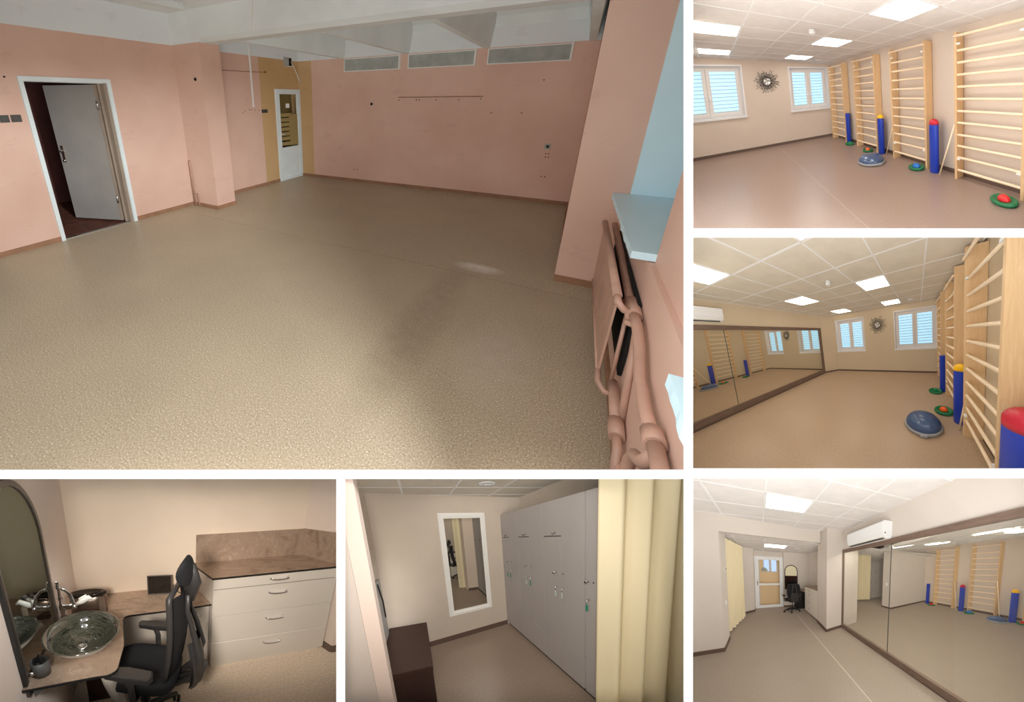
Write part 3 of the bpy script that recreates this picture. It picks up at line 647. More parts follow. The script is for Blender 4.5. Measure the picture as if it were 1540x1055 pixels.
def sun_clock(room, x, y, z, r, label, xf=None, parent=None):
    t = thing(room, 'wall_clock' if parent is None else 'reflected_clock', (x, y, z), label, 'clock' if parent is None else None, parent=parent, xf=xf)
    m = MB(room, xf); random.seed(5); bd = MB(room, xf)
    for k in range(56):
        a = 2 * PI * k / 56 + random.uniform(-.03, .03); l = r * random.choice((.7, .85, 1.0, 1.12)); c, s_ = math.cos(a), math.sin(a)
        m.cyl((x + .3 * r * c, y - .02, z + .3 * r * s_), (x + l * c, y - .02, z + l * s_), .004, 4)
        for f in (.62, 1.0): bd.lathe((x + l * f * c, y - .024, z + l * f * s_), [(.011, 0), (.012, -.008), (.004, -.014)], 6, axis=1)
    m.build('rays', 'dgrey', t, kind='stuff'); bd.build('beads', 'dgrey', t, kind='stuff')
    MB(room, xf).lathe((x, y - .01, z), [(.34 * r, 0), (.36 * r, -.02), (.30 * r, -.028)], 24, axis=1).build('rim', 'steel', t)
    f = MB(room, xf)
    for k in range(8):
        a0, a1 = 2 * PI * k / 8, 2 * PI * (k + 1) / 8; am = (a0 + a1) / 2; R_ = .30 * r; f.m = k % 2
        f.add([(x, y - .040, z), (x + R_ * math.cos(a0), y - .038, z + R_ * math.sin(a0)), (x + R_ * math.cos(am), y - .050, z + R_ * math.sin(am)), (x + R_ * math.cos(a1), y - .038, z + R_ * math.sin(a1))], [(0, 1, 2), (0, 2, 3)])
    f.build('dial', ['steel', 'plastic'], t); MB(room, xf).cyl((x, y - .05, z), (x + .15 * r, y - .05, z + .18 * r), .004, 5).cyl((x, y - .05, z), (x - .05 * r, y - .05, z + .24 * r), .003, 5).build('hands', 'black', t)
def window(room, x0, x1, yw, z0, z1, label_sill, depth=.17, xf=None, parent=None, nslat=11, left_rev=True, right_rev=True, mt='wframe', idx=1, bead=.02):
    """two-leaf window set back in the wall; x0..x1, z0..z1 is the opening"""
    nm = 'window_%d' % idx
    if parent is None: t = thing(room, nm, ((x0 + x1) / 2, yw, z0), kind='structure', xf=xf)
    else: t = thing(room, 'reflected_window', ((x0 + x1) / 2, yw, z0), parent=parent, xf=xf)
    B_ = lambda: MB(room, xf)
    B_().box(x0 - .02, x0, yw, yw + depth + .05, z0, z1 + .02).box(x1, x1 + .02, yw, yw + depth + .05, z0, z1 + .02).box(x0, x1, yw, yw + depth + .05, z1, z1 + .02).build('reveal', 'reveal', t)
    B_().box(x0 - .035, x0 + .004, yw - .006, yw + .01, z0, z1 + .035).box(x1 - .004, x1 + .035, yw - .006, yw + .01, z0, z1 + .035).box(x0 + .004, x1 - .004, yw - .006, yw + .01, z1 - .004, z1 + .035).build('corner_bead', 'reveal', t)
    y = yw + depth; f = .045; B_().box(x0, x0 + f, y, y + .05, z0, z1).box(x1 - f, x1, y, y + .05, z0, z1).box(x0 + f, x1 - f, y, y + .05, z1 - f, z1).box(x0 + f, x1 - f, y, y + .05, z0, z0 + f).build('outer_frame', mt, t)
    xm = (x0 + x1) / 2
    for k, (a, b) in enumerate(((x0 + f, xm - .003), (xm + .003, x1 - f))):
        g = .085; c, d = z0 + f, z1 - f
        lf = MB(room, xf).box(a, a + g, y - .02, y + .03, c, d).box(b - g, b, y - .02, y + .03, c, d).box(a + g, b - g, y - .02, y + .03, d - g, d).box(a + g, b - g, y - .02, y + .03, c, c + g).build('window_sash', mt, t)
        if lf is None: continue
        B_().box(a + g, b - g, y + .02, y + .024, c + g, d - g).build('pane', 'mpane', t)
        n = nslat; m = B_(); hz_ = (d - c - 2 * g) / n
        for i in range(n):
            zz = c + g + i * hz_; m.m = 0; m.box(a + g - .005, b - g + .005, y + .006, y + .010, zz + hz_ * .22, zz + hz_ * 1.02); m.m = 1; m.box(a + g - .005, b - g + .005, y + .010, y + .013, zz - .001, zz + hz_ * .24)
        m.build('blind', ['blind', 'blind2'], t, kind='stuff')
        hx = (b - g * .5) if k == 0 else (a + g * .5)
        B_().box(hx - .012, hx + .012, y - .03, y - .02, (z0 + z1) / 2 - .22, (z0 + z1) / 2 - .10).tube([(hx, y - .03, (z0 + z1) / 2 - .12), (hx, y - .055, (z0 + z1) / 2 - .12), (hx, y - .055, (z0 + z1) / 2 - .24)], .009, 6).build('window_handle', 'plastic', t)
    sl = B_().box(x0 - .05, x1 + .04, yw - .045, y, z0 - .05, z0)
    if parent is None: sl.build('window_sill', 'reveal', None, label_sill, 'window sill')
    else: sl.build('window_sill', 'reveal', t)
def ac_unit(room, xw, xo, y0, y1, z0, z1, label):
    """split air conditioner on a side wall: xw wall, xo front"""
    s = 1 if xo > xw else -1; D = abs(xo - xw); t = thing(room, 'air_conditioner', (xw, (y0 + y1) / 2, z0), label, 'air conditioner')
    P = [(0, 1), (.78, 1), (.95, .95), (1, .84), (.97, .35), (.86, .12), (.6, 0), (0, 0)]
    MB(room).extr([(xw + s * D * a, y0, z0 + (z1 - z0) * b) for a, b in P], (0, y1 - y0, 0)).build('casing', 'plastic', t)
    MB(room).box(min(xw + s * D * .55, xw + s * D * .8), max(xw + s * D * .55, xw + s * D * .8), y0 + .05, y1 - .05, z0 - .004, z0 + .012).build('air_outlet', 'dgrey', t)
    MB(room).extr([(xw + s * D * a, y0 + .03, z0 + (z1 - z0) * b) for a, b in ((.62, .0), (.87, .10), (.9, .16), (.6, .03))], (0, y1 - y0 - .06, 0)).build('flap', 'white', t)
    for yy in (y0 - .002, y1 - .002): MB(room).lathe((xw + s * D * .75, yy, z0 + (z1 - z0) * .3), [(.014, 0), (.014, .004)], 8, axis=1).build('screw_cap', 'dgrey', t)

# ================================================================== 2. gym, windows on the left and wall bars on the right
A = GYM; XR, YB = 3.36, 6.7
fl = ST(MB(A).box(-4, 4.5, .4, 7.0, -.06, -.0015), 'floor', 'seam')
MB(A).prism([(-4, .4), (1.29, .4), (1.29, 1.858), (1.49, 6.95), (-4, 6.95)], -.02, 0).build('floor_sheet', 'gfloor', fl)
MB(A).prism([(1.297, .4), (4.5, .4), (4.5, 6.95), (1.497, 6.95), (1.297, 1.858)], -.02, 0).build('floor_sheet', 'gfloor', fl)
Wn = [(-1.55, .735, .99, 2.32), (2.06, 3.315, 1.0, 2.285)]
W2 = [(-.30, .735), ]
m = MB(A); m.holed([(-4, -.02), (XR + .1, -.02), (XR + .1, 2.75), (-4, 2.75)], [[(-.86, 1.0), (.735, 1.0), (.735, 2.335), (-.86, 2.335)], [(2.04, 1.0), (3.30, 1.0), (3.30, 2.29), (2.04, 2.29)]], lambda u, v: (u, YB + .0, v))
ST(m, 'wall_left', 'gwall')
ST(MB(A).box(XR, XR + .1, .3, YB + .3, -.02, 2.75), 'wall_right', 'gwall')
window(A, -.86, .735, YB, 1.0, 2.335, 'white window sill left of the sunburst clock, top right gym picture', idx=1)
window(A, 2.04, 3.30, YB, 1.0, 2.29, 'white window sill right of the sunburst clock, top right gym picture', idx=2)
zf = lambda x: 2.535 - .034 * x
c = ceiling_tiles(A, [-1.38, -.76, -.14, .48, 1.10, 1.74, 2.36, 2.97, 3.45], [.4, 1.02, 1.66, 2.30, 2.93, 3.55, 4.20, 4.82, 5.48, 6.10, 6.72], zf, {(2, 5), (2, 8), (5, 2), (5, 5), (5, 8)})
for x0, x1, y0, y1, lb in ((-.14, .48, 3.55, 4.20, 'large square ceiling light at the left edge of the top right gym picture'), (-.14, .48, 5.48, 6.10, 'small far ceiling light above the left window, top right gym picture'),
        (1.74, 2.36, 1.66, 2.30, 'largest ceiling light at the top of the top right gym picture'), (1.74, 2.36, 3.55, 4.20, 'middle ceiling light of the right row, top right gym picture'), (1.74, 2.36, 5.48, 6.10, 'farthest ceiling light of the right row, top right gym picture')):
    panel_lamp(A, c, x0, x1, y0, y1, lb, zf=zf)
detector(A, 1.40, 3.25, zf(1.4), 'white round smoke detector on the ceiling of the top right gym picture')
vent_disc(A, 2.68, 5.95, zf(2.7), .10, 'round air vent near the far ceiling corner, top right gym picture')
for p in ([(-4, YB), (XR, YB)], [(XR, YB), (XR, .5)]):
    skirt(A, p, h=.075, th=.012, mt='gbase', nm='baseboard_left' if p[0][0] < 0 else 'baseboard_right', side=-1)
sun_clock(A, 1.375, YB, 1.90, .30, 'silver sunburst clock between the windows in the top right gym picture')
SP = [(5.47, 6.33), (4.0, 4.9), (2.56, 3.47), (1.06, 2.01)]
for (y0, y1), lb in zip(SP, ('farthest wall bars beside the right window, top right gym picture', 'second farthest wall bars with yellow-capped roller beside it, top right gym picture',
        'third wall bars beside the red-capped roller, top right gym picture', 'nearest and tallest wall bars at the right edge, top right gym picture')):
    wall_bars(A, XR - .01, 3.15, y0, y1, 2.31, lb, 'birch wall bars of the top right gym picture')
roller(A, 3.36 - .13, 5.42, .068, .86, None, 'plain uncapped blue foam roller, top right gym picture')
roller(A, 3.20, 3.90, .075, .86, 'yelr', 'blue foam roller with yellow ball cap, top right gym picture')
roller(A, 3.16, 2.40, .082, .88, 'crim', 'blue foam roller with red ball cap, top right gym picture')
balance_disc(A, 3.10, 5.18, .135, 'greenl', 'green balance disc with green half ball, top right gym picture', br=.055)
balance_disc(A, 3.07, 4.28, .135, 'orar', 'green balance disc with orange half ball, top right gym picture', br=.06)
balance_disc(A, 3.05, 2.72, .15, 'bluer', 'green balance disc with blue half ball, top right gym picture', br=.075)
balance_disc(A, 2.95, 1.20, .155, 'redr', 'green balance disc with red half ball at the right edge', br=.075)
dome_trainer(A, 2.64, 3.58, .285, .19, 'blue-grey half dome balance trainer on grey platform, top right gym picture')
pole(A, (3.07, 2.24, .01), (3.20, 2.03, .90), .013, 'wooden pole leaning on the nearest wall bars, top right gym picture')
pole(A, (3.21, 3.76, .01), (3.27, 3.5, .85), .012, 'wooden pole leaning beside the yellow-capped roller, top right gym picture')
pole(A, (3.23, 4.97, .01), (3.28, 4.93, .95), .010, 'thin wooden pole at the foot of the second farthest wall bars')
pole(A, (3.22, 6.42, .01), (3.26, 6.36, .95), .010, 'thin wooden pole by the farthest wall bars under the window')

# ================================================================== 3. gym with the long mirror on the left
A = GM; XM, YB = -3.95, 5.47
ST(MB(A).box(XM - .04, 1.6, .3, 6.0, -.06, 0), 'floor', 'gfloor3')
m = MB(A); m.holed([(-3.55, -.02), (1.4, -.02), (1.4, 2.75), (-3.55, 2.75)], [[(-3.42, .93), (-2.09, .93), (-2.09, 2.285), (-3.42, 2.285)], [(-.80, .93), (.60, .93), (.60, 2.32), (-.80, 2.32)]], lambda u, v: (u, YB, v))
ST(m, 'wall_back', 'gwall3')
ST(MB(A).prism([(XM, 5.03), (-3.55, 5.44), (-3.55, 5.9), (XM - .1, 5.9), (XM - .1, 5.03)], 0, 2.7), 'wall_pier', 'gwall3')
ST(MB(A).box(.78, .9, .3, 5.6, -.02, 2.75), 'wall_right', 'gwall3')
window(A, -3.42, -2.09, YB, .93, 2.285, 'white window sill left of the sunburst clock, middle right gym picture', idx=1)
window(A, -.80, .60, YB, .93, 2.32, 'white window sill right of the sunburst clock, middle right gym picture', idx=2)
sun_clock(A, -1.47, YB, 1.92, .32, 'silver sunburst clock between the windows in the middle right gym picture')
zf = lambda x: 2.54
xs3 = [-3.95, -3.58, -2.97, -2.34, -1.70, -1.06, -.49, .12, .74]; ys3 = [.35, .60, 1.20, 1.83, 2.48, 3.10, 3.75, 4.42, 5.06, 5.5]
c = ceiling_tiles(A, xs3, ys3, zf, {(2, 1), (5, 1), (2, 4), (5, 4), (2, 7), (5, 7)}, 'tile3')
for i, j, lb in ((2, 1, 'cropped ceiling light at the left edge, middle right gym picture'), (5, 1, 'sliver of a ceiling light at the top edge, middle right gym picture'), (2, 4, 'left ceiling light of the middle row, middle right gym picture'),
        (5, 4, 'largest whole ceiling light right of the smoke detector, middle right gym picture'), (2, 7, 'small far ceiling light above the left window, middle right gym picture'), (5, 7, 'far ceiling light between clock and right window, middle right gym picture')):
    panel_lamp(A, c, xs3[i], xs3[i + 1], ys3[j], ys3[j + 1], lb, 'lamp3', zf=zf)
detector(A, -1.42, 2.16, 2.54, 'white round smoke detector on the ceiling of the middle right gym picture')
vent_disc(A, -.19, 4.72, 2.54, .10, 'round air vent above the right window, middle right gym picture')
vent_disc(A, -3.2, 5.0, 2.54, .10, 'round air vent near the pier, middle right gym picture')
skirt(A, [(-3.55, YB), (.78, YB)], .06, .012, 'gbase', 'baseboard_back', -1); skirt(A, [(XM, 5.03), (-3.55, 5.44)], .06, .012, 'gbase', 'baseboard_pier', -1)
skirt(A, [(.78, .5), (.78, YB)], .06, .012, 'gbase', 'baseboard_right', 1)
for (y0, y1), lb in zip([(4.28, 5.10), (2.76, 3.62), (1.32, 2.24)], ('farthest wall bars beside the right window, middle right gym picture', 'middle wall bars behind the yellow-capped roller, middle right gym picture', 'nearest wall bars filling the right edge, middle right gym picture')):
    wall_bars(A, .775, .55, y0, y1, 2.50, lb, 'birch wall bars of the middle right gym picture', rungs=[.25, .44, .625, .81, .995, 1.18, 1.365, 1.555, 1.74, 1.93, 2.13, 2.37])
roller(A, .54, 3.85, .072, .90, None, 'plain uncapped blue foam roller, middle right gym picture')
roller(A, .59, 2.56, .088, .90, 'yelr', 'blue foam roller with yellow ball cap, middle right gym picture')
roller(A, .61, 1.16, .105, .90, 'crim', 'large blue roller with studded red ball cap at the right edge', bumps=True)
balance_disc(A, .36, 3.74, .155, 'greenl', 'green balance disc with green half ball, middle right gym picture', br=.055)
balance_disc(A, .40, 2.82, .155, 'orar', 'green balance disc with orange half ball, middle right gym picture', br=.07)
balance_disc(A, .36, 1.42, .15, 'bluer', 'green balance disc cut off by the bottom edge, middle right gym picture')
dome_trainer(A, .035, 2.30, .28, .205, 'large blue half dome balance trainer, middle right gym picture')
pole(A, (.53, 2.33, .01), (.60, 2.30, .55), .013, 'wooden pole leaning beside the nearest wall bars, middle right gym picture')
# wall over and under the mirror
ST(MB(A).box(XM - .02, XM, .3, 5.03, 2.03, 2.6).box(XM - .02, XM, .3, 5.03, -.02, .045), 'wall_left', 'gwall3')
skirt(A, [(XM, .5), (XM, 5.03)], .045, .03, 'gbase', 'baseboard_left', -1)
ac_unit(A, XM, XM + .25, .7, 1.60, 2.09, 2.36, 'white air conditioner above the mirror, middle right gym picture')
mir = thing(A, 'wall_mirror', (XM, 2.8, .05), 'long brown-framed wall mirror on the left, middle right gym picture', 'mirror')
MB(A).box(XM - .02, XM + .03, .3, 5.0, 1.935, 2.035).build('frame_rail', 'mwood', mir); MB(A).box(XM - .02, XM + .03, .3, 5.0, .045, .185).build('frame_rail', 'mwood', mir)
MB(A).box(XM - .02, XM + .03, 4.86, 4.99, .18, 1.94).build('frame_stile', 'mwood', mir)
for y0, y1 in ((.3, 1.655), (1.665, 4.87)): MB(A).box(XM - .008, XM - .002, y0, y1, .18, 1.94).build('mirror_pane', 'mpane', mir)
MB(A).box(XM - .01, XM - .001, 1.655, 1.665, .18, 1.94).build('joint', 'dgrey', mir)
RX = Matrix(((-1, 0, 0, 2 * XM), (0, 1, 0, 0), (0, 0, 1, 0), (0, 0, 0, 1)))
def RB(): return MB(A, RX)
RB().box(XM + .02, .9, .6, 6.0, -.06, 0).build('reflected_floor', 'gfloor3', mir)
m = RB(); m.holed([(-3.55, -.02), (1.4, -.02), (1.4, 2.75), (-3.55, 2.75)], [[(-3.42, .93), (-2.09, .93), (-2.09, 2.285), (-3.42, 2.285)], [(-.80, .93), (.60, .93), (.60, 2.32), (-.80, 2.32)]], lambda u, v: (u, YB, v))
m.build('reflected_wall', 'gwall3', mir); RB().prism([(XM + .02, 5.0), (-3.55, 5.44), (-3.55, 5.9), (XM + .02, 5.9)], 0, 2.6).build('reflected_pier', 'gwall3', mir)
RB().box(.60, .72, .3, 5.6, -.02, 2.75).build('reflected_wall', 'gwall3', mir); RB().box(XM + .02, .9, .6, 5.6, 2.56, 2.62).build('reflected_ceiling', 'tile3', mir)
RB().box(-3.5, .6, YB - .012, YB, 0, .06).box(.588, .6, .5, YB, 0, .06).build('reflected_skirting', 'gbase', mir)
window(A, -3.42, -2.09, YB, .93, 2.285, None, xf=RX, parent=mir); window(A, -.80, .56, YB, .93, 2.32, None, xf=RX, parent=mir)
sun_clock(A, -1.25, YB, 1.92, .27, None, xf=RX, parent=mir)
for y0, y1 in ((4.28, 5.06), (2.88, 3.66), (1.45, 2.33)): wall_bars(A, .59, .40, y0, y1, 2.50, xf=RX, parent=mir, rungs=[.25, .44, .625, .81, .995, 1.18, 1.365, 1.555, 1.74, 1.93, 2.13, 2.37])
roller(A, .14, 3.98, .07, .83, None, None, RX, mir, nm='reflected_roller'); roller(A, .50, 2.80, .075, .84, 'yelr', None, RX, mir, nm='reflected_roller')
balance_disc(A, -.03, 3.80, .14, 'greenl', None, RX, mir, br=.05); balance_disc(A, -.10, 2.90, .15, 'orar', None, RX, mir, br=.06); dome_trainer(A, -.42, 2.36, .25, .17, None, RX, mir)
pole(A, (-.2, 2.55, 0), (.35, 2.2, 1.0), .012, None, RX, mir)
for x0, y0 in ((-6.84, 2.48), (-5.55, 2.48), (-6.84, 4.42), (-5.55, 4.42), (-6.84, 1.2), (-5.55, 1.2)): panel_lamp(A, c, x0, x0 + .6, y0, y0 + .62, None, 'lamp3', parent=mir, zf=lambda x: 2.54)

# ================================================================== office chair, curtain
def arc(c, r, a0, a1, n): return [(c[0] + r * math.cos(a0 + (a1 - a0) * k / n), c[1] + r * math.sin(a0 + (a1 - a0) * k / n)) for k in range(n + 1)]
def office_chair(room, loc, rz, label, s=1.0, head=True, parent=None, seat_h=.47, nm='office_chair', kz=1.0):
    """faces local +x"""
    X = xform(loc, rz, s) @ Matrix.Diagonal((1, 1, kz, 1)); B_ = lambda bevel=0: MB(room, X, bevel)
    t = thing(room, nm, loc, label, 'office chair' if parent is None else None, parent=parent)
    # seat cushion: rounded, slightly dished
    def seat(u, v):
        a = 2 * PI * u; sx = .25 * abs(math.cos(a)) ** .55 * (1 if math.cos(a) > 0 else -1); sy = .25 * abs(math.sin(a)) ** .55 * (1 if math.sin(a) > 0 else -1)
        pr = [(0.0, -.03), (.86, -.03), (.98, .0), (1.0, .03), (.95, .055), (.8, .065), (.45, .055), (0.0, .05)]
        k = v * (len(pr) - 1); i = min(int(k), len(pr) - 2); f = k - i; r = pr[i][0] * (1 - f) + pr[i + 1][0] * f; z = pr[i][1] * (1 - f) + pr[i + 1][1] * f
        return (sx * r, sy * r, seat_h + z + (-.02 * max(0, sx * r / .25) ** 3))
    B_().grid(seat, 32, 14).build('seat', 'fabric', t)
    B_(.01).box(-.15, .15, -.12, .12, seat_h - .085, seat_h - .03).build('tilt_mechanism', 'black', t)
    # backrest: curved mesh with frame
    def bc(v): return -.23 - .05 * math.sin(v * 3.0) - .05 * v * v            # x of the back at height parameter v
    def bw(v): return (.135 + .105 * math.sin(min(1, v * 1.25 + .12) * PI * .62)) * (1 - .18 * max(0, v - .75) / .25)
    z0, z1 = seat_h + .03, seat_h + .60
    def mesh(u, v):
        w = bw(v) * (2 * u - 1); return (bc(v) + .06 * (2 * u - 1) ** 2, w, z0 + (z1 - z0) * v)
    n = 14; loop = [mesh(0, k / n) for k in range(n + 1)] + [mesh(1, 1 - k / n) for k in range(n + 1)]
    B_().grid(mesh, 10, n).build('back_mesh', 'fabric', t)
    B_().tube(loop + [loop[0]], .017, 8).build('back_frame', 'frame', t)
    # spine: two ribs that run from the seat up to the neck
    for sg in (-1, 1):
        B_().tube([(-.20, sg * .05, seat_h - .06), (-.34, sg * .085, seat_h + .06), (-.385, sg * .10, seat_h + .20), (-.345, sg * .085, seat_h + .36), (-.305, sg * .055, seat_h + .48), (-.305, sg * .04, seat_h + .58)], [.02, .024, .022, .018, .016, .015], 8).build('back_support', 'frame', t)
    def shell(u, v):
        w = (.10 + .05 * math.sin(v * PI)) * (2 * u - 1); return (-.375 - .03 * math.sin(v * PI) + .05 * (2 * u - 1) ** 2 + (.012 if v < 0 else 0), w, seat_h - .04 + .33 * v)
    B_().grid(shell, 10, 8).grid(lambda u, v: (shell(1 - u, v)[0] + .014, shell(1 - u, v)[1], shell(1 - u, v)[2]), 10, 8).build('lumbar_shell', 'frame', t)
    B_().tube([(-.19, 0, seat_h - .06), (-.36, 0, seat_h + .0), (-.40, 0, seat_h + .12)], [.03, .045, .03], 8).build('back_bracket', 'frame', t)
    if head:
        B_().tube([(-.305, 0, seat_h + .54), (-.335, 0, seat_h + .65), (-.315, 0, seat_h + .75)], [.035, .045, .03], 8).build('headrest_stem', 'frame', t)
        def hd(u, v):
            a = 2 * PI * u; w = .15 * math.cos(a); h = .085 * math.sin(a); k = math.sin(PI * v); c = math.cos(PI * v)
            return (-.262 + .035 * c * 1.0 - .04 * (1 - (w * k / .15) ** 2), w * k, seat_h + .715 + h * k)
        B_().grid(hd, 24, 10).build('headrest', 'fabric', t)
    for sg in (-1, 1):
        y = sg * .30
        B_().tube([(-.02, sg * .20, seat_h - .05), (-.02, y, seat_h - .02), (-.02, y, seat_h + .10), (.0, y, seat_h + .17)], [.02, .022, .022, .024], 8).build('arm_support', 'frame', t)
        B_(.012).prism([(-.14, y - .045), (.0, y - .05), (.12, y - .042), (.135, y), (.12, y + .042), (.0, y + .05), (-.14, y + .045), (-.155, y)], seat_h + .165, seat_h + .20).build('armrest', 'frame', t)
    B_().lathe((0, 0, 0), [(.028, .12), (.028, .26), (.018, .26), (.018, seat_h - .07)], 12).build('gas_lift', 'black', t)
    for k in range(5):
        a = 2 * PI * k / 5 + .3; c, s_ = math.cos(a), math.sin(a)
        lg = B_().tube([(.02 * c, .02 * s_, .13), (.16 * c, .16 * s_, .115), (.29 * c, .29 * s_, .075)], [.03, .024, .018], 8).build('base_leg', 'black', t)
        q = Matrix.Translation((.29 * c, .29 * s_, 0)) @ Matrix.Rotation(a + .6, 4, 'Z')
        for e in (-1, 1):
            MB(room, X @ q).lathe((0, e * .017, .03), [(.03, -.009), (.03, .009)], 12, axis=1).build('caster', 'black', t)
    return t
def curtain(room, path, z0, z1, amp, waves, label, parent=None, mt='curtain', ph=0, th=.01, nseg=160):
    """heavy folds along a straight path"""
    (ax, ay), (bx, by) = path; d = Vector((bx - ax, by - ay)); L = d.length; d /= L; n = Vector((-d.y, d.x))
    random.seed(3); ks = [random.uniform(.75, 1.25) for _ in range(int(waves) + 3)]
    def off(s):
        w = s * waves + ph; i = int(w) % len(ks); return amp * ks[i] * (math.sin(2 * PI * w) + .25 * math.sin(4 * PI * w + 1.0))
    def fn(u, v):
        s = u; o = off(s) * (.75 + .35 * (1 - v)); along = .25 * amp * math.cos(2 * PI * (s * waves + ph))
        p = Vector((ax, ay)) + d * (s * L + along) + n * o; return (p.x, p.y, z0 + (z1 - z0) * v)
    def fn2(u, v):
        x, y, z = fn(1 - u, v); return (x + n.x * th, y + n.y * th, z)
    m = MB(room); m.grid(fn, nseg, 8); m.grid(fn2, nseg, 8)
    return m.build('curtain' if parent is None else 'reflected_curtain', mt, parent, label, 'curtain' if parent is None else None)

# ================================================================== 4. gym entry with the mirror on the right
A = GE; XM = 2.0
ST(MB(A).box(-2.5, XM + .02, .5, 9.2, -.06, 0), 'floor', 'gfloor4')
MB(A).box(1.13, 1.145, .6, 6.4, -.001, .0015).build('weld_seam', 'seam', None, kind='structure')
zf = lambda x: 2.535 + .05 * x
# left wall end, header, niche
ST(MB(A).box(-2.6, -.605, 3.985, 4.68, -.02, 2.7), 'wall_left', 'gwall4')
ST(MB(A).hexa([(-.62, 3.985, 2.21), (1.49, 4.76, 2.32), (1.49, 4.95, 2.33), (-.62, 4.3, 2.25), (-.62, 3.985, 2.75), (1.49, 4.76, 2.8), (1.49, 4.95, 2.8), (-.62, 4.3, 2.75)]), 'wall_header', 'gwall4')
ST(MB(A).prism([(1.47, 4.19), (2.02, 4.40), (2.02, 5.15), (1.52, 5.15)], -.02, 2.9), 'wall_column', 'gwall4')
ST(MB(A).box(-.9, -.72, 4.68, 7.2, -.02, 2.5), 'wall_left', 'gwall4')
ST(MB(A).prism([(-.72, 7.08), (-.46, 7.16), (-.16, 7.50), (-.16, 8.2), (-.72, 8.2)], -.02, 2.5), 'wall_niche', 'gwall4')
ST(MB(A).box(-.2, .94, 8.15, 8.2, 2.09, 2.5), 'wall_back', 'gwall4')
ST(MB(A).box(.90, 2.1, 7.9, 8.2, -.02, 2.5), 'wall_back', 'gwall4'); ST(MB(A).box(1.98, 2.1, 5.1, 7.95, -.02, 2.5), 'wall_right', 'gwall4')
xs4 = [-2.4, -1.8, -1.18, -.54, .10, .74, 1.38, 2.02]; ys4 = [.70, 1.36, 2.0, 2.65, 3.30, 3.95, 4.6]
c = ceiling_tiles(A, xs4, ys4, zf, {(4, 3)}, 'tile')
panel_lamp(A, c, .10, .74, 2.65, 3.30, 'large square ceiling light left of the air conditioner, bottom right picture', 'lampw', zf=zf)
zn = lambda x: 2.30
c2 = ceiling_tiles(A, [-.78, -.50, .15, .80, 1.42, 1.96], [4.86, 5.2, 5.8, 6.6, 7.3, 8.2], zn, {(2, 2)}, 'tile')
MB(A).prism([(-.78, 4.2), (-.2, 4.2), (1.3, 4.85), (-.78, 4.85)], 2.302, 2.33).build('ceiling_tile', 'tile', None, kind='structure')
panel_lamp(A, c2, .15, .80, 5.8, 6.6, 'small ceiling light in the niche before the glazed door', 'lampw', zf=zn)
vent_disc(A, 1.15, 6.3, 2.30, .09, 'round air vent in the niche ceiling beside the small ceiling light')
for pts, nm in (([(-2.5, 3.985), (-.605, 3.985), (-.605, 4.68)], 'baseboard_left'), ([(1.52, 5.15), (1.47, 4.19), (2.0, 4.40)], 'baseboard_column'), ([(-.72, 7.08), (-.46, 7.16), (-.16, 7.50), (-.16, 8.15)], 'baseboard_back'), ([(.9, 8.1), (.9, 7.9), (1.98, 7.9)], 'baseboard_back')):
    skirt(A, pts, .075, .012, 'gbase', nm, -1)
t = thing(A, 'light_switch', (-.605, 4.40, .82), 'white light switch low on the wall end beside the curtain', 'switch'); MB(A, bevel=.003).box(-.605, -.595, 4.34, 4.43, .82, .92).build('plate', 'plastic', t); MB(A).box(-.595, -.588, 4.36, 4.41, .84, .90).build('rocker', 'plastic', t)
t = thing(A, 'wall_thermostat', (-.605, 4.45, 1.5), 'small pale control box high on the wall end beside the curtain', 'thermostat'); MB(A, bevel=.003).box(-.605, -.59, 4.42, 4.52, 1.50, 1.60).build('casing', 'wframe', t); MB(A).box(-.59, -.587, 4.44, 4.50, 1.53, 1.57).build('display', 'dgrey', t)
curtain(A, ((-.70, 4.95), (-.44, 6.75)), .05, 2.26, .055, 6.5, 'cream curtain hanging at the left of the niche, bottom right picture')
# glazed white door and the bright room behind
d = ST(MB(A).box(-.15, -.10, 8.06, 8.12, 0, 2.09).box(.84, .89, 8.06, 8.12, 0, 2.09).box(-.10, .84, 8.06, 8.12, 2.04, 2.09).box(-.10, .84, 8.06, 8.12, -.005, .02), 'door_1', 'plastic')
lf = MB(A).box(-.095, -.01, 8.04, 8.10, .02, 2.035).box(.755, .835, 8.04, 8.10, .02, 2.035).box(-.01, .755, 8.04, 8.10, 1.955, 2.035).box(-.01, .755, 8.04, 8.10, .93, 1.01).box(-.01, .755, 8.04, 8.10, .02, .115).build('door_leaf', 'plastic', d)
MB(A).box(-.01, .755, 8.065, 8.07, 1.01, 1.955).box(-.01, .755, 8.065, 8.07, .115, .93).build('pane', 'mpane', lf)
h = MB(A); h.box(-.07, -.04, 8.03, 8.04, .94, 1.12); h.tube([(-.055, 8.035, 1.06), (-.055, 7.98, 1.06), (.05, 7.98, 1.06)], .010, 6); h.build('door_handle', 'chrome', lf)
MB(A).box(.42, .66, 8.0, 8.05, 2.0, 2.05).tube([(.5, 7.99, 2.03), (.30, 7.95, 2.05), (.12, 8.02, 2.07)], .008, 6).build('door_closer', 'plastic', lf)
ST(MB(A).box(-.6, 1.3, 8.62, 8.7, -.05, 1.47).box(-.6, .15, 8.62, 8.7, 1.47, 2.5).box(.72, 1.3, 8.62, 8.7, 1.47, 2.5).box(.15, .72, 8.62, 8.7, 2.03, 2.5), 'wall_hall', 'frost')
ST(MB(A).box(-.6, 1.4, 8.15, 8.7, -.06, -.001), 'floor', 'frost')
ST(MB(A).box(.13, .74, 8.72, 8.74, 1.40, 2.1), 'wall_sky', 'sky')
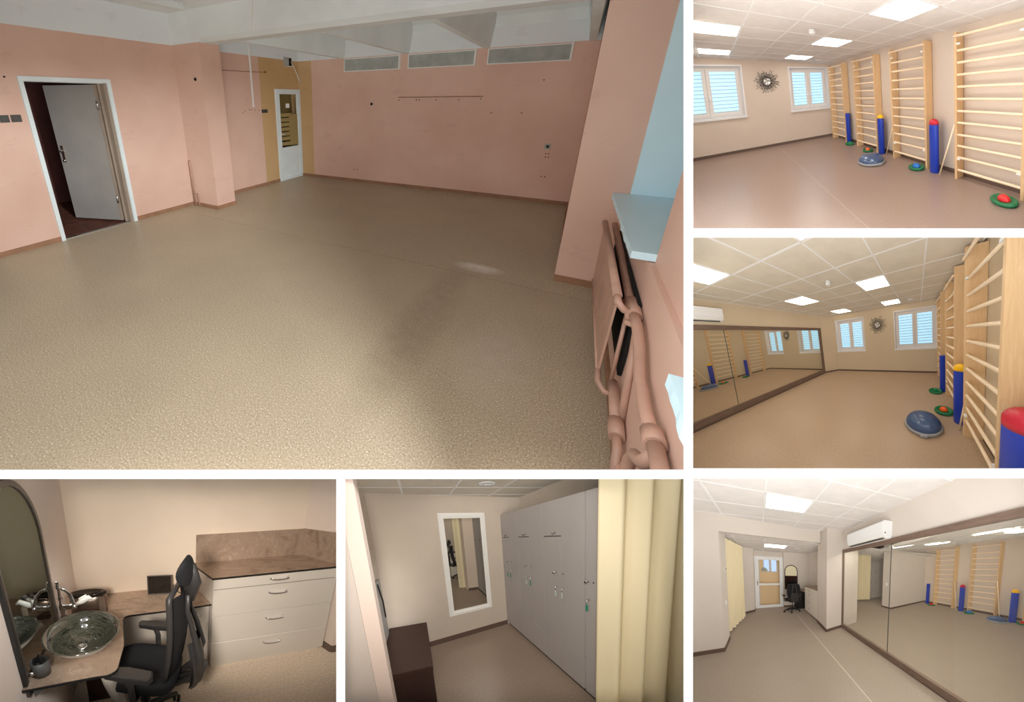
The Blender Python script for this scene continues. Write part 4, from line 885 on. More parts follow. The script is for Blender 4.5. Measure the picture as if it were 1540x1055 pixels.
ST(MB(A).box(.15, .19, 8.60, 8.64, 1.47, 2.03).box(.39, .48, 8.60, 8.64, 1.47, 2.03).box(.68, .72, 8.60, 8.64, 1.47, 2.03).box(.19, .68, 8.60, 8.64, 1.99, 2.03).box(.19, .68, 8.60, 8.64, 1.46, 1.50), 'window_3', 'wframe')
ST(MB(A).box(-.6, .03, 8.45, 8.5, -.05, 2.4), 'wall_hall', 'frostw')
MB(A, bevel=.01).extr([(.10, 8.56, 1.50), (.33, 8.56, 1.50), (.33, 8.56, 1.57), (.24, 8.56, 1.66), (.16, 8.56, 1.66), (.10, 8.56, 1.60)], (0, .04, 0)).build('hanging_jacket', 'louv', None, 'grey bundle behind the glass of the white door', 'bundle')
# arched mirror, desk, chair, cabinet at the end of the niche
def arch_pts(cx, zc, r, zb, n=18): return [(cx - r, zb)] + [(cx + r * math.cos(PI - PI * k / n), zc + r * math.sin(PI - PI * k / n)) for k in range(n + 1)] + [(cx + r, zb)]
def arch_frame(m, fn, cx, zc, r, zb, w, d):
    o = arch_pts(cx, zc, r, zb); i_ = [(u, v) for u, v in arch_pts(cx, zc, r - w, zb + w)]; n = len(o)
    for k in range(n):
        j = (k + 1) % n; a, b_, c_, e = fn(*o[k], 0), fn(*o[j], 0), fn(*i_[j], 0), fn(*i_[k], 0); A_, B2, C_, E_ = fn(*o[k], d), fn(*o[j], d), fn(*i_[j], d), fn(*i_[k], d)
        m.hexa([a, b_, c_, e, A_, B2, C_, E_])
    return m
t = thing(A, 'arched_mirror', (1.19, 7.9, .76), 'dark-framed arched mirror above the desk in the niche', 'mirror')
arch_frame(MB(A), lambda u, v, d: (u, 7.9 - d, v), 1.19, 1.52, .265, .76, .03, .03).build('frame', 'bronze', t)
MB(A).extr([(u, 7.895, v) for u, v in arch_pts(1.19, 1.52, .236, .785)], (0, .003, 0)).build('mirror_glass', 'twin', t)  # opaque plate; reflection painted as flat wall colour and dark boxes
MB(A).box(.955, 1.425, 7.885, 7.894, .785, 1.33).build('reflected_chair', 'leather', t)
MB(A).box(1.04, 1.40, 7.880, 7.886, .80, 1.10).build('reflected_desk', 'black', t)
t = thing(A, 'desk', (1.5, 7.4, 0), 'brown stone-topped desk behind the office chair in the niche', 'desk')
MB(A).prism([(1.0, 7.45), (1.5, 7.4), (1.5, 6.9), (1.98, 6.9), (1.98, 7.88), (1.0, 7.88)], .73, .76).build('desk_top', 'stone', t); MB(A).box(1.30, 1.96, 7.3, 7.86, 0, .73).build('desk_panel', 'black', t)
t = thing(A, 'drawer_cabinet', (1.75, 5.9, 0), 'grey drawer cabinet with stone top behind the column, bottom right picture', 'cabinet')
MB(A).box(1.53, 1.98, 5.17, 6.82, .06, .955).build('carcass', 'cab', t); MB(A).box(1.56, 1.98, 5.19, 6.80, 0, .06).build('plinth', 'gbase', t); MB(A).box(1.515, 1.98, 5.165, 6.83, .955, .985).build('countertop', 'stone', t)
for z0, z1 in ((.07, .30), (.305, .56), (.565, .81), (.815, .95)):
    dr = MB(A, bevel=.002).box(1.515, 1.53, 5.175, 6.80, z0, z1).build('drawer', 'cab', t)
    MB(A).tube([(1.515, 5.92, z1 - .07), (1.49, 5.94, z1 - .075), (1.49, 6.12, z1 - .075), (1.515, 6.14, z1 - .07)], .008, 6).build('handle', 'chrome', dr)
office_chair(A, (1.07, 6.92, 0), PI / 2 + .1, 'black mesh office chair seen from behind in the niche, bottom right picture', .98, head=False)
# mirror wall
ST(MB(A).box(XM, XM + .04, .3, 4.42, 2.13, 2.9).box(XM, XM + .04, .3, 4.42, -.02, .02), 'wall_right', 'gwall4')
skirt(A, [(XM, .7), (XM, 4.4)], .02, .03, 'gbase', 'baseboard_right', 1)
ac_unit(A, XM, 1.80, 2.40, 3.75, 2.13, 2.42, 'white air conditioner above the mirror, bottom right picture')
mir = thing(A, 'wall_mirror', (XM, 2.5, .02), 'long brown-framed wall mirror on the right, bottom right picture', 'mirror')
MB(A).box(XM - .03, XM + .02, .3, 4.44, 2.055, 2.135).build('frame_rail', 'mwood', mir); MB(A).box(XM - .03, XM + .02, .3, 4.44, .01, .115).build('frame_rail', 'mwood', mir); MB(A).box(XM - .03, XM + .02, 4.36, 4.44, .115, 2.055).build('frame_stile', 'mwood', mir)
for y0, y1 in ((.3, 2.40), (2.41, 4.37)): MB(A).box(XM + .002, XM + .008, y0, y1, .115, 2.055).build('mirror_pane', 'mpane', mir)
MB(A).box(XM + .0, XM + .012, 2.40, 2.41, .115, 2.055).build('joint', 'dgrey', mir)
P = lambda name, mb, mt: mb.build(name, mt, mir)
P('reflected_floor', MB(A).box(XM + .04, 9.4, .7, 12, -.06, 0), 'gfloor4')
P('reflected_pillar', MB(A).prism([(2.06, 4.42), (2.62, 4.66), (2.62, 5.3), (2.06, 5.3)], 0, 2.9), 'gwall4')
P('reflected_wall', MB(A).prism([(4.90, 5.77), (7.98, 6.62), (7.98, 6.8), (4.88, 6.36)], 0, 3.1), 'gwall4')
P('reflected_wall', MB(A).box(7.96, 8.1, 1.0, 6.7, 0, 3.1), 'gwall'); P('reflected_wall', MB(A).box(4.2, 8.4, 9.3, 9.4, 0, 2.6), 'gwall4')
P('reflected_skirting', MB(A).extr([(4.90, 5.765, 0), (7.97, 6.61, 0), (7.97, 6.61, .07), (4.90, 5.765, .07)], (0, -.02, 0)), 'gbase'); P('reflected_skirting', MB(A).box(7.94, 7.96, 1.0, 6.6, 0, .08), 'gbase')
P('reflected_skirting', MB(A).extr([(4.88, 6.36, 0), (4.90, 5.77, 0), (4.90, 5.77, .07), (4.88, 6.36, .07)], (-.02, 0, 0)), 'gbase')
z2 = lambda x: 2.50 + .135 * (x - 4.9)
P('reflected_ceiling', MB(A).hexa([(XM + .04, .7, z2(2) + .01), (8.4, .7, z2(8.4)), (8.4, 6.5, z2(8.4) + .05), (4.6, 6.4, z2(4.6)), (XM + .04, .7, z2(2) + .1), (8.4, .7, z2(8.4) + .1), (8.4, 6.5, z2(8.4) + .1), (4.6, 6.4, z2(4.6) + .1)]), 'tile')
P('reflected_ceiling', MB(A).box(2.3, 8.4, 5.8, 10, 2.47, 2.5), 'tile')
for y in (1.3, 1.95, 2.6, 3.25, 3.9, 4.55, 5.2): P('reflected_grid_bar', MB(A).hexa([(3.2, y, z2(3.2) - .006), (8.0, y, z2(8.0) - .006), (8.0, y + .022, z2(8.0) - .006), (3.2, y + .022, z2(3.2) - .006), (3.2, y, z2(3.2)), (8.0, y, z2(8.0)), (8.0, y + .022, z2(8)), (3.2, y + .022, z2(3.2))]), 'tgrid')
for x in (3.85, 4.42, 5.0, 5.6, 6.2, 6.8, 7.4): P('reflected_grid_bar', MB(A).box(x, x + .022, 1.0, 6.0, z2(x) - .006, z2(x)), 'tgrid')
ct = lambda m, a, b, c_, d, za, zb: m.hexa([(a, c_, z2(a) - .012 + za), (b, c_, z2(b) - .012 + za), (b, d, z2(b) - .012 + za), (a, d, z2(a) - .012 + za), (a, c_, z2(a) - .012 + zb), (b, c_, z2(b) - .012 + zb), (b, d, z2(b) - .012 + zb), (a, d, z2(a) - .012 + zb)])
for a, b, c_, d_ in ((4.42, 4.98, 3.25, 3.85), (4.42, 5.02, 1.25, 1.80), (3.60, 3.74, 3.5, 4.35), (3.66, 3.80, 1.25, 2.02)):
    panel_lamp(A, ct, a, b, c_, d_, None, 'lampm', parent=mir, zf=lambda x: z2(x) - .012)
for x0, y0 in ((2.08, 1.3), (2.08, 2.1), (2.08, 2.9), (2.08, 3.6)): panel_lamp(A, ct, x0, x0 + .3, y0, y0 + .6, None, 'lampm', parent=mir, zf=lambda x: z2(x) - .012)  # unseen lamps added close behind the glass to brighten the mirrored gym
panel_lamp(A, ct, 5.6, 6.4, 7.0, 7.8, None, 'lampm', parent=mir, zf=lambda x: 2.45)  # one more added lamp, over the mirrored locker corner
curtain(A, ((4.35, 8.1), (5.25, 7.95)), .08, 2.46, .06, 6, None, mir, nseg=80)
for k in range(3):
    lk = P('reflected_locker', MB(A, bevel=.004).extr([(5.45 + k * .42, 8.30 + k * .14, .06), (5.86 + k * .42, 8.437 + k * .14, .06), (5.86 + k * .42, 8.437 + k * .14, 2.24), (5.45 + k * .42, 8.30 + k * .14, 2.24)], (-.1, .4, 0)), 'lock')
    for z in (.95, 1.55): MB(A).lathe((5.55 + k * .42, 8.32 + k * .14, z), [(.018, 0), (.018, -.02)], 8, axis=1).build('knob', 'black', lk)
RG = [z * 1.19 for z in RUNGS]
for y0, y1 in ((4.78, 5.78), (3.10, 4.10), (1.35, 2.30)): wall_bars(A, 7.95, 7.66, y0, y1, 2.78, parent=mir, rungs=RG)
roller(A, 7.68, 6.13, .085, 1.04, None, None, parent=mir, nm='reflected_roller'); roller(A, 7.52, 4.27, .10, 1.04, 'crim', None, parent=mir, nm='reflected_roller'); roller(A, 7.38, 2.46, .10, 1.02, 'yelr', None, parent=mir, nm='reflected_roller')
balance_disc(A, 7.40, 5.66, .19, 'redr', None, parent=mir, br=.09); balance_disc(A, 7.35, 3.84, .19, 'bluer', None, parent=mir, br=.10); balance_disc(A, 7.35, 2.18, .17, 'redr', None, parent=mir, br=.08); dome_trainer(A, 6.98, 2.73, .30, .18, None, parent=mir)
pole(A, (7.42, 4.42, .01), (7.7, 4.75, 1.2), .016, None, parent=mir); pole(A, (7.42, 2.83, .01), (7.68, 3.12, 1.35), .017, None, parent=mir)
MB(A).box(4.885, 4.90, 6.0, 6.15, 1.0, 1.12).build('reflected_switch', 'plastic', mir)

# ================================================================== 5. wash corner
A = WR; YB = 2.48; ZD = .674
def lw(s): return -.507 + (s - 1.168) * .1033
ax_, ay_ = Vector((lw(1.0), 1.0)), Vector((lw(2.0), 2.0)); dd = (ay_ - ax_).normalized(); nn = Vector((dd.y, -dd.x))      # nn points into the room
def wallp(s, z, d=0): return (lw(s) + nn.x * d, s + nn.y * d, z)
k2 = 2 * (nn.x * lw(1.0) + nn.y * 1.0)
RX5 = Matrix(((1 - 2 * nn.x * nn.x, -2 * nn.x * nn.y, 0, k2 * nn.x), (-2 * nn.x * nn.y, 1 - 2 * nn.y * nn.y, 0, k2 * nn.y), (0, 0, 1, 0), (0, 0, 0, 1)))
ST(MB(A).box(-1.2, 3.0, .6, 2.7, -.05, 0), 'floor', 'cfloor')
MB(A).extr([(.1, 1.475, -.001), (3.0, 1.505, -.001), (3.0, 1.515, -.001), (.1, 1.485, -.001)], (0, 0, .0022)).build('weld_seam', 'seam', None, kind='structure')
ST(MB(A).box(-.375, 2.2, YB, YB + .1, -.02, 2.4), 'wall_back', 'cwall')
ST(MB(A).prism([(2.15, 1.83), (2.9, 1.83), (2.9, 2.6), (2.15, 2.6)], -.02, 2.4), 'wall_right', 'cwall2')
SC, ZA, RA, ZBm = 1.50, 1.36, .31, .60
m = MB(A); m.holed([(.6, -.02), (YB, -.02), (YB, 2.4), (.6, 2.4)], [arch_pts(SC, ZA, RA - .02, ZBm + .02)], lambda u, v: wallp(u, v)); ST(m, 'wall_left', 'cwall2')
skirt(A, [(2.15, YB), (2.15, 1.83), (2.9, 1.83)], .075, .012, 'gbase', 'baseboard_right', -1)
mir = thing(A, 'arched_mirror', wallp(SC, ZBm), 'arched mirror in a dark bronze frame left of the wash bowl', 'mirror')
arch_frame(MB(A), lambda u, v, d: wallp(u, v, d), SC, ZA, RA, ZBm, .030, .018).build('frame', 'bronze', mir)
MB(A).extr([wallp(SC - RA - .012, ZD, .002), wallp(SC - RA + .008, ZD, .002), wallp(SC - RA + .008, ZA + .03, .002), wallp(SC - RA - .012, ZA + .03, .002)], (nn.x * .020, nn.y * .020, 0)).build('frame_edge', 'black', mir)
MB(A).extr([wallp(u, v, .004) for u, v in arch_pts(SC, ZA, RA - .03, ZBm + .03)], (nn.x * .003, nn.y * .003, 0)).build('mirror_pane', 'mpane', mir)
def desk_pts():
    return [(-.371, 2.475), (lw(1.16) + .003, 1.16), (-.14, 1.175)] + arc((-.10, 1.245), .075, -PI / 2, -.1, 6) + [(.02, 1.45), (.035, 1.82)] + arc((.105, 1.835), .065, PI - .1, PI / 2 + .05, 5) + [(.50, 1.90), (.822, 1.925), (.822, 2.475)]
desk = thing(A, 'wash_desk', (.2, 2.1, 0), 'angled brown stone-look desk top carrying the wash bowl and tablet', 'desk')
MB(A).prism(desk_pts(), ZD - .014, ZD).build('desk_top', 'stone', desk)
MB(A).prism([(x + (.002 if x > -.3 else 0), y - .004) for x, y in desk_pts()], ZD - .016, ZD - .003).build('edge_strip', 'edge', desk)
cb = thing(A, 'desk_cabinet', (.67, 2.1, 0), 'small grey desk cabinet under the desk behind the chair', 'cabinet')
MB(A).box(.53, .815, 1.965, 2.45, .03, ZD - .03).build('carcass', 'cab', cb); MB(A).box(.54, .805, 1.9642, 1.965, .04, ZD - .04).build('shadow_gap', 'dark', cb); MB(A).box(.545, .80, 1.98, 2.4, 0, .03).build('plinth', 'dgrey', cb)  # dark sheet paints the shade between drawer and door
dr = MB(A, bevel=.002).box(.532, .813, 1.95, 1.964, .49, ZD - .032).build('drawer', 'cab', cb); dr2 = MB(A, bevel=.002).box(.532, .813, 1.95, 1.964, .035, .485).build('door', 'cab', cb)
MB(A).tube([(.64, 1.95, .565), (.65, 1.93, .56), (.73, 1.93, .56), (.74, 1.95, .565)], .006, 6).build('handle', 'chrome', dr)
MB(A).box(-.36, .53, 2.44, 2.47, .05, ZD - .03).build('back_panel', 'cab', desk)
# drawer cabinet
t = thing(A, 'drawer_cabinet', (1.45, 2.2, 0), 'wide light grey four-drawer cabinet with chrome bar handles', 'cabinet')
MB(A).box(.828, 2.10, 1.915, YB - .002, .035, .905).build('carcass', 'cab', t); MB(A).box(.835, 2.09, 1.9142, 1.915, .04, .9).build('shadow_gap', 'dark', t); MB(A).box(.84, 2.07, 1.925, 2.4, 0, .035).build('plinth', 'cab', t)  # dark sheet behind the fronts paints the shade of the drawer gaps
for z0, z1, hz in ((.04, .276, .208), (.280, .546, .472), (.550, .808, .731), (.812, .903, .862)):
    dr = MB(A).box(.826, 2.104, 1.90, 1.914, z0, z1 - .004).build('drawer', 'cab', t)
    MB(A).tube([(1.372, 1.90, hz + .004), (1.385, 1.878, hz - .004), (1.43, 1.872, hz - .008), (1.50, 1.872, hz - .008), (1.545, 1.878, hz - .004), (1.558, 1.90, hz + .004)], [.010, .009, .008, .008, .009, .010], 8).build('handle', 'chrome', dr)
ct = thing(A, 'countertop', (1.45, 2.2, .905), 'brown stone-look countertop with upstand on the drawer cabinet', 'countertop')
MB(A).box(.816, 2.148, 1.895, YB - .002, .905, .919).build('slab', 'stone', ct); MB(A).box(.815, 2.148, 1.893, 1.896, .904, .920).box(.813, .816, 1.893, YB - .002, .904, .920).build('edge_strip', 'edge', ct)
MB(A).box(.866, 2.148, YB - .016, YB - .002, .920, 1.212).build('upstand', 'stone', ct); MB(A).box(2.134, 2.148, 1.87, YB - .017, .920, 1.216).build('upstand', 'stone', ct)
# bowl, tap and small things, and their images in the mirror
def bowl(xf=None, parent=None):
    c = (-.22, 1.47, ZD); t = thing(A, 'wash_bowl' if parent is None else 'reflected_bowl', c, 'oval smoky green glass wash bowl on the desk', 'wash bowl', parent=parent, xf=xf) if parent is None else thing(A, 'reflected_bowl', c, parent=parent, xf=xf)
    MB(A, xf).lathe(c, [(.04, 0), (.075, .004), (.15, .035), (.23, .085), (.285, .135)], 40, .80, 1, caps=False).build('outer_shell', 'chrome' if 0 else 'white', t)
    MB(A, xf).lathe(c, [(.285, .135), (.289, .139), (.278, .139), (.21, .085), (.14, .045), (.06, .028), (.004, .026)], 40, .80, 1, caps=False).build('inner_shell', 'glassb', t)
    if parent is None:
        MB(A).lathe((c[0] - .015, c[1] - .02, c[2] + .027), [(.038, 0), (.038, .006), (.022, .010), (.02, .004), (.003, .008)], 12).build('drain', 'chrome', t)
def faucet(xf=None, parent=None):
    x, y = -.405, 1.86; t = thing(A, 'tap' if parent is None else 'reflected_tap', (x, y, ZD), 'ornate chrome tap with white ceramic lever behind the bowl' if parent is None else None, 'tap' if parent is None else None, parent=parent, xf=xf)
    MB(A, xf).lathe((x, y, ZD), [(.034, 0), (.034, .01), (.024, .02), (.020, .05), (.026, .06), (.026, .075), (.017, .085), (.022, .12), (.026, .135), (.026, .16), (.015, .175), (.013, .20), (.020, .215), (.014, .23), (.012, .28), (.020, .295), (.022, .31), (.014, .325), (.016, .34), (.006, .352)], 14).build('column', 'chrome', t)
    MB(A, xf).tube([(x, y, ZD + .30), (x + .05, y - .02, ZD + .285), (x + .085, y - .04, ZD + .25), (x + .10, y - .05, ZD + .20), (x + .105, y - .055, ZD + .165)], [.012, .012, .012, .011, .012], 10).lathe((x + .105, y - .055, ZD + .145), [(.015, 0), (.017, .012), (.014, .03)], 10).build('spout', 'chrome', t)
    MB(A, xf).tube([(x, y, ZD + .145), (x + .05, y - .01, ZD + .15), (x + .12, y - .02, ZD + .16)], [.02, .022, .018], 10).build('mixer_body', 'chrome', t)
    MB(A, xf).tube([(x + .11, y - .02, ZD + .165), (x + .16, y - .03, ZD + .19), (x + .21, y - .035, ZD + .215), (x + .235, y - .04, ZD + .20)], [.012, .022, .019, .008], 10).build('lever', 'porc', t)
    MB(A, xf).tube([(x + .135, y + .02, ZD + .18), (x + .19, y + .03, ZD + .21)], [.02, .012], 8).build('lever', 'porc', t)
def organizer(xf=None, parent=None):
    c = (-.225, 2.06, ZD); t = thing(A, 'towel_holder' if parent is None else 'reflected_holder', c, 'glossy dark oval holder with chrome side behind the bowl' if parent is None else None, 'holder' if parent is None else None, parent=parent, xf=xf)
    MB(A, xf).lathe(c, [(.15, 0), (.15, .155)], 32, 1, .55).build('chrome_shell', 'mbrown', t)
    MB(A, xf).lathe((c[0], c[1], c[2] + .155), [(.156, 0), (.156, .022), (.13, .026), (.10, .014), (.01, .014)], 32, 1, .55).build('lid', 'gloss_dark', t)
    MB(A, xf).box(c[0] + .085, c[0] + .135, c[1] - .068, c[1] - .052, ZD + .005, ZD + .15).build('chrome_plate', 'chrome', t)
bowl(); faucet(); organizer()
RB5 = lambda: MB(A, RX5)
RB5().prism([(-.36, 2.475), (lw(1.16) + .02, 1.16), (-.14, 1.175), (.02, 1.3), (.05, 1.84), (.82, 1.9), (.82, 2.475)], ZD - .02, ZD).build('reflected_desk', 'stone', mir)
RB5().box(-.36, 2.6, YB, YB + .05, 0, 2.4).build('reflected_wall', 'twin', mir); RB5().box(1.3, 1.4, .3, YB, 0, 2.4).build('reflected_wall', 'twin', mir); RB5().box(-.3, 1.4, -.6, -.5, 0, 2.4).build('reflected_wall', 'twin', mir)
bowl(RX5, mir); faucet(RX5, mir); organizer(RX5, mir)
t = thing(A, 'tissue_cup', (-.445, 1.27, ZD), 'small dark grey cup on the desk in front of the bowl', 'cup')
MB(A).lathe((-.435, 1.275, ZD), [(.046, 0), (.05, .085), (.045, .085), (.041, .01)], 24).build('cup_body', 'dgrey', t); MB(A).add([(-.46, 1.27, ZD + .08), (-.42, 1.25, ZD + .075), (-.41, 1.29, ZD + .08), (-.44, 1.31, ZD + .08), (-.435, 1.28, ZD + .125)], [(0, 1, 4), (1, 2, 4), (2, 3, 4), (3, 0, 4)]).build('folded_cloth', 'black', t)
MB(A).cyl((-.49, 1.235, ZD + .03), (-.455, 1.25, ZD + .03), .012, 8).build('knob', 'chrome', t)
t = thing(A, 'tablet', (.43, 2.32, ZD), 'black tablet standing on the desk by the cream wall', 'tablet')
Xt = Matrix.Translation((.43, 2.29, ZD)) @ Matrix.Rotation(-.17, 4, 'Z') @ Matrix.Rotation(-.30, 4, 'X')
MB(A, Xt, bevel=.003).box(-.122, .122, 0, .010, .004, .19).build('body', 'dgrey', t); MB(A, Xt).box(-.112, .112, -.002, .0005, .014, .18).build('screen', 'screen', t); MB(A, Xt).box(-.03, .03, .012, .06, .004, .02).build('stand', 'dgrey', t)
MB(A).tube([(.56, 2.27, ZD + .10), (.60, 2.24, ZD + .03), (.64, 2.22, ZD + .005)], .004, 5).build('charging_cable', 'black', None, 'thin dark cable running from the tablet across the desk', 'cable')
# below the desk
MB(A).tube([(-.10, 1.30, ZD - .03), (-.085, 1.31, .52), (-.05, 1.33, .38), (-.03, 1.33, .22), (-.04, 1.33, .0)], [.05, .045, .042, .045, .05], 12).build('leg', 'cab', desk)
t = thing(A, 'waste_trap', (-.2, 1.36, .45), 'small chrome valve under the front edge of the desk', 'valve')
MB(A).lathe((-.195, 1.32, ZD - .10), [(.02, 0), (.022, .03), (.014, .035), (.014, .08)], 12).build('valve_body', 'chrome', t)
MB(A).extr([(-.47, 1.20, ZD - .027), (-.40, 1.20, ZD - .027), (-.47, 1.20, ZD - .09)], (0, .015, 0)).build('bracket', 'steel', None, 'small grey bracket under the left end of the desk', 'bracket')
MB(A, bevel=.01).prism([(-.30, 1.75), (-.10, 1.75), (-.06, 2.3), (-.34, 2.3)], .0, .45).build('waste_bin', 'leather', None, 'dark brown bin in the shade under the desk', 'bin')
office_chair(A, (.145, 1.45, 0), PI - .45, 'black mesh office chair with headrest, bottom left picture', 1.0, True, seat_h=.46)

# ================================================================== 6. locker room
A = LK; ZC = 2.12
yw = lambda x: 3.72 + .25 * x
ST(MB(A).box(-1.5, 2.4, .9, 4.8, -.05, 0), 'floor', 'lfloor')
MXL, MXR, MZ0, MZ1 = .335, 1.045, .38, 1.885
m = MB(A); m.holed([(-.55, -.02), (1.80, -.02), (1.80, 2.3), (-.55, 2.3)], [[(MXL + .05, MZ0 + .05), (MXR - .05, MZ0 + .05), (MXR - .05, MZ1 - .05), (MXL + .05, MZ1 - .05)]], lambda u, v: (u, yw(u), v)); ST(m, 'wall_back', 'cwall6')
ST(MB(A).box(-.62, -.48, 2.0, 3.7, -.02, 2.3), 'wall_left', 'cwall6'); ST(MB(A).box(1.715, 1.8, 1.9, 4.3, -.02, 2.3), 'wall_right', 'cwall6')
ST(MB(A).prism([(-.192, 1.2), (-.192, 1.28), (-.60, 1.28), (-.66, 1.10), (-.25, 1.2)], -.02, 2.3), 'wall_jamb', 'jambw')
ST(MB(A).prism([(-.252, 1.199), (-.66, 1.09), (-.66, 1.07), (-.252, 1.19)], -.02, 2.3), 'wall_jamb', 'jambg')  # left face of the jamb, its shade put into a darker colour
xs6 = [-.62, -.07, .53, 1.13, 1.75]; ys6 = [1.6, 2.18, 2.72, 3.25, 3.80, 4.3]
c = ceiling_tiles(A, xs6, ys6, lambda x: ZC, set(), 'tile3')
vent_disc(A, .84, 2.95, ZC, .10, 'round air vent in the tiled ceiling of the locker room')
skirt(A, [(0.0, yw(0)), (1.33, yw(1.33))], .075, .012, 'gbase', 'baseboard_back', -1); skirt(A, [(-.48, 2.0), (-.48, 3.6)], .075, .012, 'gbase', 'baseboard_left', -1)
# lockers
def key(t, y, z, tag_mt):
    k = MB(A).lathe((1.328, y, z), [(.010, 0), (.010, -.012)], 8, axis=0).build('lock', 'chrome', t)
    MB(A).tube([(1.305, y, z), (1.300, y, z - .04)], .004, 5).build('key', 'chrome', t); MB(A, bevel=.002).box(1.298, 1.304, y - .014, y + .012, z - .10, z - .045).build('key_tag', tag_mt, t)
def knob(t, y, z): MB(A).lathe((1.328, y, z), [(.008, 0), (.008, -.018), (.018, -.024), (.019, -.034), (.010, -.040)], 12, axis=0).build('knob', 'chrome', t)
labs = ['farthest grey locker unit in the corner by the white mirror', 'second grey locker unit from the mirror corner, with two hanging keys', 'third grey locker unit, widest whole one, nearest complete unit', 'grey locker unit half hidden by the cream curtain']
for k, (y1, y0) in enumerate(((4.05, 3.342), (3.338, 2.588), (2.582, 1.826), (1.812, 1.54))):
    t = thing(A, 'locker', (1.5, (y0 + y1) / 2, 0), labs[k], 'locker', 'grey lockers along the right wall')
    MB(A).box(1.349, 1.71, y0 + .003, y1 - .003, .045, 1.840).build('carcass', 'dgrey', t); MB(A).box(1.36, 1.70, y0, y1, 0, .045).build('plinth', 'black', t)
    ym = y0 + (y1 - y0) * .50; g = .005; z0, z1, za, zb = .05, 1.845, .375, 1.495
    if k < 3:
        MB(A).extr([(1.33, y1 - g, z0), (1.33, y0 + g, z0), (1.33, y0 + g, za - g), (1.33, ym + g, za - g), (1.33, ym + g, zb - g), (1.33, y1 - g, zb - g)], (.018, 0, 0)).build('door', 'lock', t)
        MB(A).extr([(1.33, y1 - g, zb + g), (1.33, ym - g, zb + g), (1.33, ym - g, za + g), (1.33, y0 + g, za + g), (1.33, y0 + g, z1), (1.33, y1 - g, z1)], (.018, 0, 0)).build('door', 'lock', t)
        knob(t, ym + .10, 1.525); knob(t, ym + .10, 1.125); MB(A).lathe((1.328, ym - .035, 1.125), [(.008, 0), (.008, -.004)], 8, axis=0).build('lock_face', 'dgrey', t)
        key(t, ym + .08, .985, 'keytagw' if k == 1 else 'keytag' if k == 0 else 'keytagw'); key(t, ym - .045, .985, 'keytagw' if k == 2 else 'keytag')
    else:
        MB(A).box(1.33, 1.348, y0 + g, y1 - g, z0, z1).build('door', 'lock', t); knob(t, 1.765, 1.11); key(t, 1.755, .955, 'keytag'); MB(A).lathe((1.328, 1.70, 1.11), [(.008, 0), (.008, -.004)], 8, axis=0).build('lock_face', 'dgrey', t)
# framed mirror
mir = thing(A, 'wall_mirror', (.69, yw(.69), MZ0), 'upright white-framed mirror on the wall of the locker room', 'mirror')
def wq(u, v, d): return (u + .2425 * d, yw(u) - .97 * d, v)
def bar(m, u0, u1, v0, v1, d0, d1): m.hexa([wq(u0, v0, d0), wq(u1, v0, d0), wq(u1, v1, d0), wq(u0, v1, d0), wq(u0, v0, d1), wq(u1, v0, d1), wq(u1, v1, d1), wq(u0, v1, d1)]); return m
for (a, b_, c0, c1, nm) in ((MXL, MXL + .075, MZ0, MZ1, 'frame_stile'), (MXR - .075, MXR, MZ0, MZ1, 'frame_stile'), (MXL + .075, MXR - .075, MZ0, MZ0 + .075, 'frame_rail'), (MXL + .075, MXR - .075, MZ1 - .075, MZ1, 'frame_rail')):
    bar(MB(A), a, b_, c0, c1, .003, .022).build(nm, 'white', mir)
for d0, d1, i0, i1 in ((.022, .036, .012, .052), (.036, .044, .022, .042)):
    m = MB(A); bar(m, MXL + i0, MXL + i1, MZ0 + i0, MZ1 - i0, d0, d1); bar(m, MXR - i1, MXR - i0, MZ0 + i0, MZ1 - i0, d0, d1); bar(m, MXL + i1, MXR - i1, MZ0 + i0, MZ0 + i1, d0, d1); bar(m, MXL + i1, MXR - i1, MZ1 - i1, MZ1 - i0, d0, d1); m.build('moulding', 'white', mir)
bar(MB(A), MXL + .07, MXR - .07, MZ0 + .07, MZ1 - .07, .004, .008).build('mirror_pane', 'mpane', mir)
P = lambda name, mb, mt: mb.build(name, mt, mir)
P('reflected_floor', MB(A).prism([(-.4, 4.1), (2.8, 4.9), (2.8, 10.6), (-.4, 10.6)], -.05, 0), 'lfloor')
P('reflected_wall', MB(A).box(-.4, 2.8, 10.4, 10.5, 0, 3.2), 'cwall6')
P('reflected_cabinet', MB(A).box(1.15, 1.50, 10.05, 10.38, .05, .95), 'cab'); P('reflected_desk', MB(A).box(1.0, 1.7, 10.0, 10.38, .95, 1.0), 'leather'); P('reflected_skirting', MB(A).box(.6, 1.9, 10.36, 10.4, 0, .09), 'gbase')
office_chair(A, (1.50, 9.75, 0), 0, None, 1.15, True, parent=mir, nm='reflected_chair')
curtain(A, ((1.06, 7.75), (1.30, 7.72)), .02, 2.9, .045, 1.5, None, mir, nseg=40)
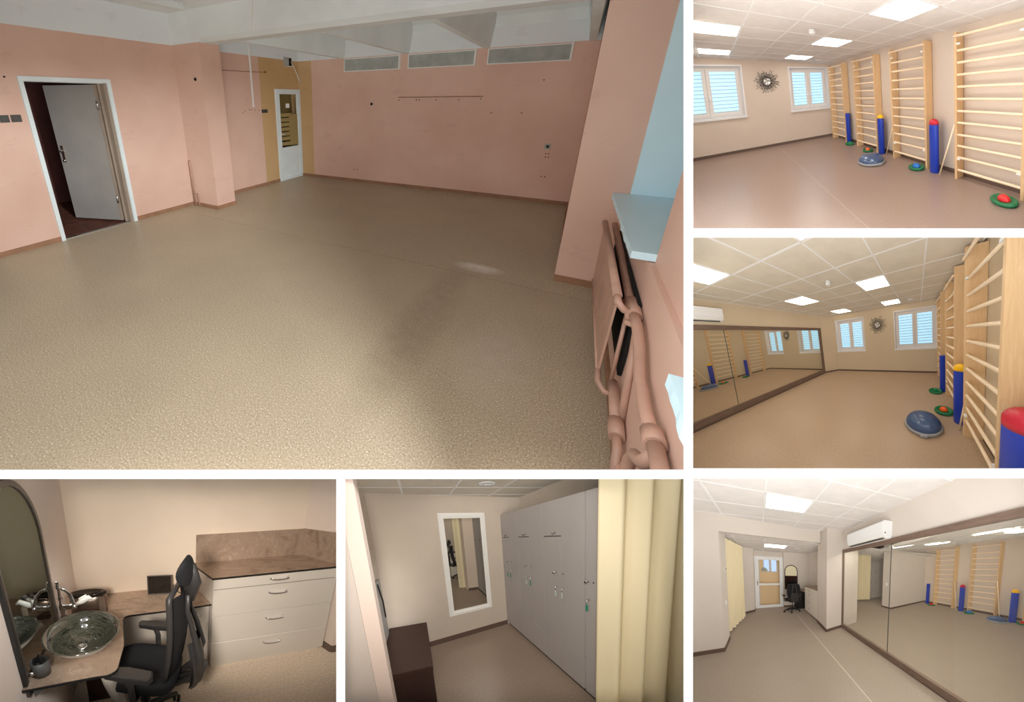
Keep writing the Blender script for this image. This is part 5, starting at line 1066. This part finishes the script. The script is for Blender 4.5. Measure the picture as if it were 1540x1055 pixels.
P('reflected_pillar', MB(A).box(1.27, 1.56, 7.25, 7.9, 0, 2.9), 'cwall2'); P('reflected_skirting', MB(A).box(1.265, 1.56, 7.235, 7.25, 0, .08), 'gbase')
P('reflected_ceiling', MB(A).prism([(-.4, 4.4), (2.8, 4.9), (2.8, 10.4), (-.4, 10.4)], 2.72, 2.8), 'tile3')
for (xa, ya), (xb, yb_) in (((1.55, 7.2), (1.53, 6.62)), ((1.528, 6.6), (1.49, 6.02)), ((1.488, 6.0), (1.44, 5.2))):
    lk = P('reflected_locker', MB(A, bevel=.003).prism([(xa, ya), (xb, yb_), (xb + .4, yb_), (xa + .4, ya)], .06, 2.28), 'lock'); MB(A).lathe(((xa + xb) / 2 - .01, (ya + yb_) / 2, 1.45), [(.02, 0), (.02, -.02)], 8, axis=0).build('knob', 'chrome', lk)
    MB(A).prism([(xa + .01, ya), (xb + .01, yb_), (xb + .3, yb_), (xa + .3, ya)], 0, .06).build('plinth', 'black', lk)
for x0, y0 in ((1.0, 5.6), (1.1, 8.2)): panel_lamp(A, lambda m, a, b, c_, d, za, zb: m.box(a, b, c_, d, 2.69 + za, 2.69 + zb), x0, x0 + .6, y0, y0 + .6, None, 'lampm', parent=mir, zf=lambda x: 2.70)  # lamps added out of sight to brighten the mirrored locker room
# bench, board, curtain
t = thing(A, 'bench', (-.22, 2.9, 0), 'dark brown leatherette bench box at the left wall', 'bench')
MB(A, bevel=.006).box(-.46, -.005, 2.215, 3.50, .0, .395).build('box_body', 'leather', t); MB(A, bevel=.012).box(-.465, .0, 2.20, 3.51, .40, .45).build('seat_pad', 'leather', t)
MB(A, bevel=.004).box(-.475, -.445, 2.35, 3.30, .452, 1.13).build('tilted_board', 'greyb', None, 'grey board standing on the bench against the left wall', 'board')
MB(A).tube([(-.44, 3.05, 1.10), (-.425, 3.12, .90), (-.43, 3.16, .70)], .008, 6).build('board_handle', 'black', None, 'dark strap hanging down the grey board', 'strap')
curtain(A, ((1.215, 1.50), (2.3, 1.28)), .0, 2.3, .045, 5.2, 'cream curtain at the right of the locker room picture', ph=.1, nseg=260)
